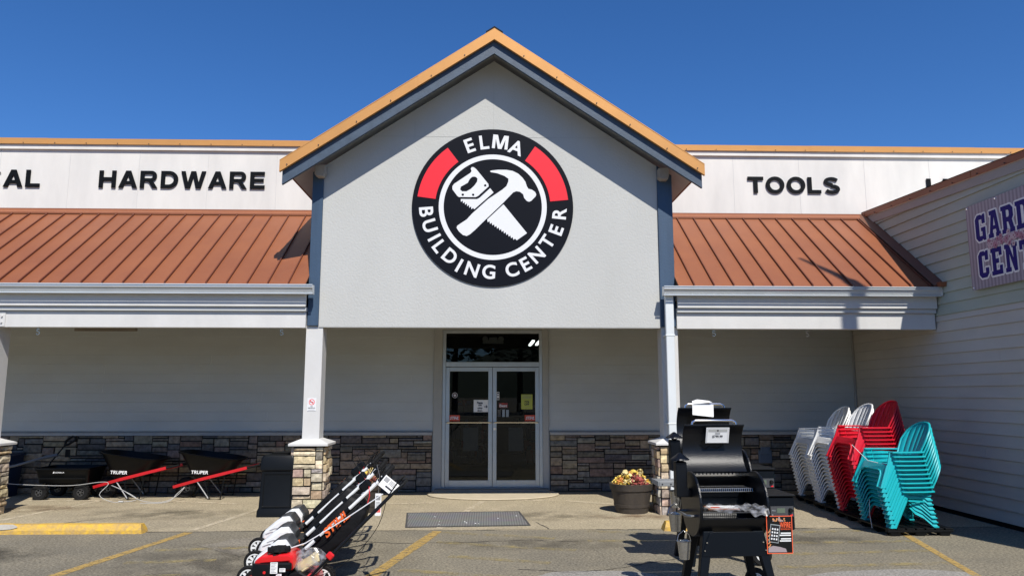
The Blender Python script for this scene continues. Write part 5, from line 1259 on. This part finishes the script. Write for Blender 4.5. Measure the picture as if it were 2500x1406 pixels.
# ================================================================ STACKED CHAIRS (facing -X)
def make_chair(m):
    T = thing('plastic_chair', 'x', 'chair'); T.scale = (1, 1, .84)
    g = MB()
    def seat(u, v):
        x = -.275 + .46 * u; y = -.25 + .50 * v
        return (x, y, .335 - .06 * u - .015 * math.sin(math.pi * v) + (-.035 * (1 - u / .1) if u < .1 else 0))
    g.grid(seat, 10, 8); g.build('seat', m, T, solid=.006, smooth=True)
    # fan back: seven ribs with slots between, rounded top
    g = MB(); n = 7
    def bp(s, t):
        wid = .20 + .085 * math.sin(min(1, t * 1.1) * math.pi * .62)
        z = .27 + .68 * t; x = .165 + .25 * t ** 1.15
        return (x - .075 * s * s * (1 - .2 * t), s * wid, z)
    def tmax(s): return .56 + .44 * math.sqrt(max(0, 1 - (abs(s) * .995) ** 2.4))
    for k in range(n):
        s0 = -1 + 2 * k / n + .010; s1 = -1 + 2 * (k + 1) / n - .010; sm = (s0 + s1) / 2
        rows = 12; vs = []
        for j in range(rows + 1):
            for s_ in (s0, sm, s1):
                p = bp(s_, tmax(s_) * j / rows); vs.append((p[0] + (.010 if s_ == sm else 0), p[1], p[2]))
        g.add(vs, [(j * 3 + i, j * 3 + i + 1, j * 3 + i + 4, j * 3 + i + 3) for j in range(rows) for i in range(2)])
        if k < n - 1:
            for (ta, tb) in ((.0, .10), (.88, 1.0)):
                vs = []
                for t0 in (ta, tb):
                    for s_ in (s1, s1 + .020): p = bp(s_, tmax(s_) * t0); vs.append((p[0] - .001, p[1], p[2]))
                g.add(vs, [(0, 1, 3, 2)])
    pts = [bp(-1, tmax(1) * j / 8) for j in range(9)] + [bp(-1 + 2 * k / 16, tmax(-1 + 2 * k / 16)) for k in range(1, 16)] + [bp(1, tmax(1) * j / 8) for j in range(8, -1, -1)]
    g.tube(pts, .011, 5)
    g.build('backrest', m, T, solid=.005, smooth=True)
    # front lip and legs with an arched opening, rimmed edge
    fx = lambda z: -.425 + .36 * z
    arch = [(-.272, .0), (-.262, .12), (-.250, .195), (-.22, .235), (-.17, .25), (.17, .25), (.22, .235), (.250, .195), (.262, .12), (.272, .0)]
    lp = [(-.368, .0)] + arch + [(.368, .0), (.328, .33), (.30, .345), (-.30, .345), (-.328, .33)]
    g = MB(); g.add([(fx(z) + (.02 if z > .34 else 0), y, z) for y, z in lp], [list(range(len(lp)))])
    g.tube([(fx(z) - .008, y, z) for y, z in arch], .0075, 5); g.tube([(fx(z) - .006, y, z) for y, z in ((-.368, 0), (-.33, .32))], .007, 5); g.tube([(fx(z) - .006, y, z) for y, z in ((.368, 0), (.33, .32))], .007, 5)
    g.build('front_legs', m, T, solid=.008)
    for s_ in (-1, 1):
        g = MB(); y = s_ * .372
        g.add([(fx(0), y, 0), (fx(0) + .05, y, 0), (-.19, s_ * .329, .38), (-.165, s_ * .315, .515), (-.255, s_ * .315, .515), (fx(.33), s_ * .334, .33)], [list(range(6))])
        g.tube([(fx(0) + .05, y, 0), (-.19, s_ * .329, .38), (-.165, s_ * .315, .51)], .009, 5); g.tube([(fx(0), y, 0), (fx(.33), s_ * .334, .33), (-.255, s_ * .315, .515)], .008, 5)
        g.box(fx(0) - .012, fx(0) + .06, min(s_ * .27, s_ * .352), max(s_ * .27, s_ * .378), 0, .014)
        for k in range(3):
            z = .375 + k * .048; g.add([(-.16, s_ * .322, z), (.12 + .02 * k, s_ * .29, z - .02), (.12 + .02 * k, s_ * .29, z + .002), (-.16, s_ * .322, z + .024)], [(0, 1, 2, 3)])
        g.build('arm_upright', m, T, solid=.008)
        g = MB(); a = [(-.265, .285), (-.25, .372), (-.16, .385), (.06, .372), (.18, .34), (.215, .27), (.16, .245), (.05, .285), (-.16, .295)]
        g.prism([(x, s_ * yy) for x, yy in a], .506, .528, 'xy'); g.build('arm', m, T, bevel=.005)
        g = MB(); g.add([(-.12, s_ * .25, .275), (.16, s_ * .235, .27), (.15, s_ * .25, .17), (.205, s_ * .31, 0), (.15, s_ * .31, 0), (.05, s_ * .275, .12), (-.05, s_ * .26, .18)], [list(range(7))])
        g.add([(.16, s_ * .235, .27), (.15, s_ * .25, .17), (.205, s_ * .31, 0), (.20, s_ * .235, 0), (.165, s_ * .18, .17), (.16, s_ * .16, .27)], [(0, 1, 4, 5), (1, 2, 3, 4)])
        g.box(.15, .21, min(s_ * .23, s_ * .315), max(s_ * .23, s_ * .315), 0, .012)
        g.build('rear_leg', m, T, solid=.008)
    return T
ORD = ['topmost', 'second from the top', 'third from the top', 'fourth from the top', 'fifth from the top', 'sixth from the top', 'seventh from the top', 'eighth from the top', 'ninth from the top', 'tenth from the top', 'eleventh from the top', 'twelfth from the top', 'thirteenth from the top', 'fourteenth from the top', 'bottom']
def stack(m, x, y, n, colour, where, group, rz):
    src = make_chair(m); bpy.context.view_layer.update(); random.seed(int(y * 10))
    for k in range(n):   # k = 0 is the bottom
        o = src if k == 0 else copy_tree(src)
        o.location = (x - .0105 * k + random.uniform(-.002, .002), y + random.uniform(-.003, .003), .095 + .054 * k)
        o.rotation_euler = (0, 0, rz + random.uniform(-.006, .006))
        lab = 'bottom' if k == 0 else ORD[n - 1 - k]
        o['label'] = f'{colour} plastic chair, {lab} of {where}'; o['group'] = group
stack(teal_p, 5.435, 9.72, 10, 'teal', 'the teal stack', 'stacked teal chairs', R(0))
stack(red_p, 5.51, 10.50, 15, 'red', 'the red stack', 'stacked red chairs', R(0))
stack(white_p, 5.56, 11.30, 14, 'white', 'the white stack beside the red one', 'stacked white chairs beside the red stack', R(0))
stack(white_p, 5.59, 12.12, 13, 'white', 'the farthest white stack by the stone wall', 'stacked white chairs by the wall', R(0))
def pallet(x, y, lab):
    T = thing('black_pallet', lab, 'pallet', (x, y, 0), group='black pallets under the chair stacks')
    g = MB()
    for k in range(7): g.box(-.42 + k * .122, -.42 + k * .122 + .10, -.37, .37, .07, .092)
    for yy in (-.37, -.03, .30): g.box(-.42, .414, yy, yy + .07, .045, .069)
    g.build('deck', black_poly, T, bevel=.003)
    for xx in (-.38, -.06, .25):
        for yy in (-.36, -.05, .27): g = MB(); loft(g, [(rr(.06, .045, .01, 1), 0), (rr(.075, .05, .01, 1), .044)], M=Matrix.Translation((xx + .06, yy + .045, 0))); g.build('foot', black_poly, T)
pallet(5.38, 9.72, 'black plastic pallet under the teal chairs'); pallet(5.42, 10.50, 'black plastic pallet under the red chairs')
pallet(5.48, 11.30, 'black plastic pallet under the white chairs beside the red stack'); pallet(5.52, 12.12, 'black plastic pallet under the farthest white chairs')
g = MB(); g.tube([(4.98, 10.18, 1.06), (5.0, 10.0, .96), (5.0, 9.8, .88), (5.02, 9.6, .87)], .004, 5); g.tube([(4.93, 9.70, .40), (4.90, 9.66, .22), (4.91, 9.64, .05)], .003, 5)
tag(g.build('chair_cable', white_vinyl), 'thin white cable tying the red chairs to the teal chairs', 'cable')

# ================================================================ WHEELBARROWS (wheel at -X)
def barrow(loc, rz, label):
    T = thing('wheelbarrow', label, 'wheelbarrow', loc, rz, 'black and red wheelbarrows')
    def ov(cx_, hx, hy, z, tilt, n=28, p=.62):
        out = []
        for i in range(n):
            t = 2 * math.pi * i / n; c, s = math.cos(t), math.sin(t)
            x = cx_ + hx * math.copysign(abs(c) ** p, c); y = hy * math.copysign(abs(s) ** p, s) * (1 + .12 * c)
            out.append((x, y, z + tilt * (x - cx_)))
        return out
    secs = [ov(.02, .27, .19, .36, .0), ov(.03, .36, .26, .48, -.03), ov(.03, .47, .33, .66, -.11), ov(.03, .525, .355, .725, -.13), ov(.03, .545, .37, .725, -.13), ov(.03, .545, .37, .70, -.13)]
    g = MB(); n = 28; vs = [p for s_ in secs for p in s_]
    g.add(vs, [(k * n + i, k * n + (i + 1) % n, (k + 1) * n + (i + 1) % n, (k + 1) * n + i) for k in range(5) for i in range(n)] + [list(range(n))[::-1]])
    tr = g.build('tray', black_poly, T, solid=.006, smooth=True)
    g = MB(); Mx = Matrix.Translation((-.20, -.305, .43)) @ Matrix.Rotation(R(1.5), 4, 'Y') @ Matrix.Rotation(R(-16), 4, 'X'); g.text('TRUPER', 0, .29, 0, .055, 0, .004, M=Mx, off=.012); g.build('tray_lettering', white_vinyl, tr)
    for s_ in (-1, 1):
        g = MB(); p = [(-.58, s_ * .10, .19), (-.05, s_ * .26, .335), (.74, s_ * .30, .53)]
        for a, b in zip(p[:-1], p[1:]):
            A, B_ = Vector(a), Vector(b); d = (B_ - A).normalized(); up = Vector((-d.z, 0, d.x)).normalized() * .024; sd = Vector((0, .016, 0))
            vs = [tuple(q + u + w_) for q in (A, B_) for u, w_ in ((up, sd), (up, -sd), (-up, -sd), (-up, sd))]
            g.add(vs, [(0, 1, 2, 3), (7, 6, 5, 4), (0, 4, 5, 1), (1, 5, 6, 2), (2, 6, 7, 3), (3, 7, 4, 0)])
        g.build('handle', bar_red, T)
        g = MB(); g.tube([(.74, s_ * .30, .53), (.80, s_ * .30, .54), (.96, s_ * .30, .58)], .019, 8); g.build('grip', black_matte, T, smooth=True)
        g = MB(); g.tube([(.0, s_ * .25, .36), (.12, s_ * .27, .02), (.30, s_ * .27, .015), (.36, s_ * .26, .40)], .012, 6); pass
        g.build('leg', black_poly, T)
        g = MB(); g.tube([(-.12, s_ * .24, .30), (.10, s_ * .27, .03)], .009, 6); g.build('brace', mat('pale_brace', (.4, .4, .4), .4), T)
    wheel(T, -.40, 0, .17, .17, .085, mat('rim_dark', (.05, .05, .05), .4), spokes=5, deep=.45, tread=True)
    return T
b1 = barrow((-6.10, 13.10, 0), R(-3), 'black wheelbarrow with red handles next to the black garden cart'); bpy.context.view_layer.update()
b2 = copy_tree(b1); b2.location = (-4.76, 13.08, 0); b2['label'] = 'black wheelbarrow with red handles next to the trash can'
# ---- garden cart
CT = thing('garden_cart', 'low black poly garden cart with four wheels and a pull handle, at far left', 'cart', (-7.12, 13.12, 0))
g = MB(); loft(g, [(rr(.40, .24, .04), .27), (rr(.44, .30, .06), .48), (rr(.462, .32, .06), .50), (rr(.462, .32, .06), .525), (rr(.44, .30, .05), .525), (rr(.38, .23, .04), .29)], cap=True); g.box(-.40, .40, -.305, -.28, .35, .36); g.build('cart_bed', black_poly, CT, bevel=0, smooth=True)
g = MB(); g.text('GORILLA', -.09, .06, .447, .466, -.325, .004, off=.012); g.shape([[(-.125, .445), (-.098, .445), (-.10, .470), (-.112, .472)]], .004, at(0, -.327, 0)); g.build('cart_lettering', white_vinyl, CT)
g = MB(); g.box(-.38, .38, -.03, .03, .19, .24); g.cyl((-.35, -.24, .14), (-.35, .24, .14), .012); g.cyl((.35, -.24, .14), (.35, .24, .14), .012); 
for x in (-.35, .35):
    for s_ in (-1, 1): g.tube([(x, s_ * .2, .14), (x * .8, s_ * .18, .28)], .012, 6)
g.build('chassis', black_matte, CT)
for x in (-.34, .34):
    for y in (-.27, .27): wheel(CT, x, y, .128, .128, .085, mat('rim_steel', (.12, .12, .12), .3, metal=.6), spokes=5, deep=.45, tread=True)
g = MB(); g.tube([(-.36, 0, .22), (-.42, -.02, .42), (-.33, -.05, .60), (-.12, -.05, .88)], .012, 8); g.tube([(-.12, -.05, .88), (-.10, -.05, .96), (.0, -.05, 1.03), (.05, -.05, 1.02), (.05, -.05, .97), (-.05, -.05, .90), (-.12, -.05, .88)], .02, 8); g.build('pull_handle', black_poly, CT, smooth=True)
g = MB(); g.box(-.115, -.035, -.03, -.02, .68, .81); g.build('handle_tag', black_matte, CT)
# blue barrow tipped behind the pier
BC = thing('blue_bin', 'dark blue plastic bin standing behind the leftmost stone pier', 'bin', (-8.42, 13.35, 0))
g = MB(); loft(g, [(rr(.19, .17, .04), 0), (rr(.24, .21, .04), .68)]); g.build('bin_body', blue_bin, BC, smooth=True)
g = MB(); loft(g, [(rr(.26, .23, .04), .68), (rr(.265, .235, .04), .70), (rr(.22, .2, .06), .73)]); g.build('bin_lid', blue_bin, BC, smooth=True)
g = MB(); g.tube([(-8.35, 12.95, .48), (-8.0, 13.0, .55), (-7.55, 13.05, .68)], .022, 8); g.tube([(-7.55, 13.05, .68), (-7.35, 13.08, .72)], .03, 8)
tag(g.build('grey_pole', mat('pole_grey', (.12, .13, .14), .4), smooth=True), 'grey handled pole leaning across the blue bin behind the garden cart', 'pole')
# security cable along the carts
g = MB(); pts = [(-8.7, 12.75, .42), (-8.0, 12.72, .30), (-7.5, 12.75, .26), (-6.9, 12.76, .25), (-6.45, 12.80, .30), (-6.30, 12.75, .27), (-6.36, 12.6, .12), (-6.15, 12.55, .02), (-5.95, 12.55, .012), (-5.75, 12.6, .05), (-6.0, 12.62, .19), (-6.22, 12.68, .26), (-5.95, 12.62, .16), (-5.65, 12.55, .03), (-5.3, 12.5, .015), (-5.1, 12.55, .10), (-5.05, 12.75, .22), (-5.10, 12.6, .14), (-5.2, 12.45, .02), (-5.6, 12.4, .012)]
g.tube(smoothpts(pts), .0045, 6); g.cyl((-6.0, 12.52, .02), (-5.93, 12.52, .02), .014, n=8)
tag(g.build('security_cable', mat('cable_pale', (.45, .45, .44), .4), smooth=True), 'pale steel cable looped through the garden cart and both wheelbarrows', 'cable')

# ================================================================ POLE AND TREES BEHIND THE CAMERA
UP = thing('utility_pole', 'tall wooden utility pole beside the lot that shades the right canopy', 'pole', (7.18, 5.6, 0))
g = MB(); g.tube([(0, 0, 0), (0, 0, 5), (0, 0, 10.15)], [.17, .15, .125], 12); g.build('post', mat('pole_wood', (.16, .11, .07), .9, var=.3, vscale=10), UP)
g = MB(); g.tube([(0, 0, 10.1), (-.10, .05, 10.55), (-.36, .22, 11.15)], [.1, .07, .03], 8); g.build('bracket_arm', steel, UP)
def tree(x, y, h, kind, lab, seed):
    random.seed(seed); T = thing('tree', lab, 'tree', (x, y, 0), group='trees across the lot')
    g = MB(); g.tube([(0, 0, 0), (.1, 0, h * .5), (0, 0, h * .93)], [h * .022, h * .014, h * .003], 8)
    for k in range(10):
        z = h * random.uniform(.3, .85); a = random.uniform(0, 6.28); l = h * .12; g.tube([(0, 0, z), (l * math.cos(a), l * math.sin(a), z + l * .3)], [h * .006, h * .002], 5)
    g.build('trunk', mat('bark', (.09, .065, .045), .9), T)
    g = MB(); N = 900
    for k in range(N):
        t = random.random() ** .8
        if kind == 'conifer': z = h * (.12 + .88 * t); rad = h * .2 * (1 - t) ** .8 * (1 + .25 * math.sin(t * 40)) + .15
        else: z = h * (.28 + .72 * t); rad = h * .30 * math.sin(math.pi * (t * .85 + .1)) ** .7
        a = random.uniform(0, 6.28); rr_ = rad * math.sqrt(random.uniform(.2, 1)); s = h * random.uniform(.012, .034)
        Mx = Matrix.Translation((rr_ * math.cos(a), rr_ * math.sin(a), z + random.uniform(-.3, .3))) @ Matrix.Rotation(random.uniform(0, 6.28), 4, 'Z') @ Matrix.Rotation(random.uniform(-1.2, 1.2), 4, 'X')
        g.add([(-s, 0, 0), (0, -s * .6, 0), (s * 1.2, 0, 0), (0, s * .6, s * .2)], [(0, 1, 2, 3)], m=k % 2, M=Mx)
    g.build('crown', [mat('foliage_dark', (.035, .06, .025), .8), mat('foliage_mid', (.06, .09, .035), .8)], T)
random.seed(77)
specs = [(-22, -46, 13, 'c'), (-16, -50, 16, 'c'), (-10, -44, 12, 'b'), (-3.5, -48, 15, 'b'), (3, -46, 14, 'b'), (8, -50, 12, 'c'), (13, -45, 15, 'c'), (19, -48, 14, 'b'), (26, -46, 15, 'c'), (-29, -48, 14, 'b')]
words = ['ninth', 'seventh', 'fifth', 'third', 'first', 'second', 'fourth', 'sixth', 'eighth', 'tenth']
for i, (x, y, h, k) in enumerate(specs):
    tree(x, y, h, 'conifer' if k == 'c' else 'broad', f'{"tall dark conifer" if k == "c" else "round green tree"} behind the camera, {words[i]} nearest the lot axis', i + 40)
g = MB(); hp = [(-400 + 40 * i, 20 + 12 * math.sin(i * 1.3) + 8 * math.sin(i * .6)) for i in range(21)]
g.add([(x, -300, 0) for x, z in hp] + [(x, -360, z) for x, z in hp] + [(x, -420, 0) for x, z in hp], [(i, i + 1, 22 + i, 21 + i) for i in range(20)] + [(21 + i, 22 + i, 43 + i, 42 + i) for i in range(20)])
tag(g.build('hills', mat('hill_green', (.05, .08, .045), .9)), kind='structure')
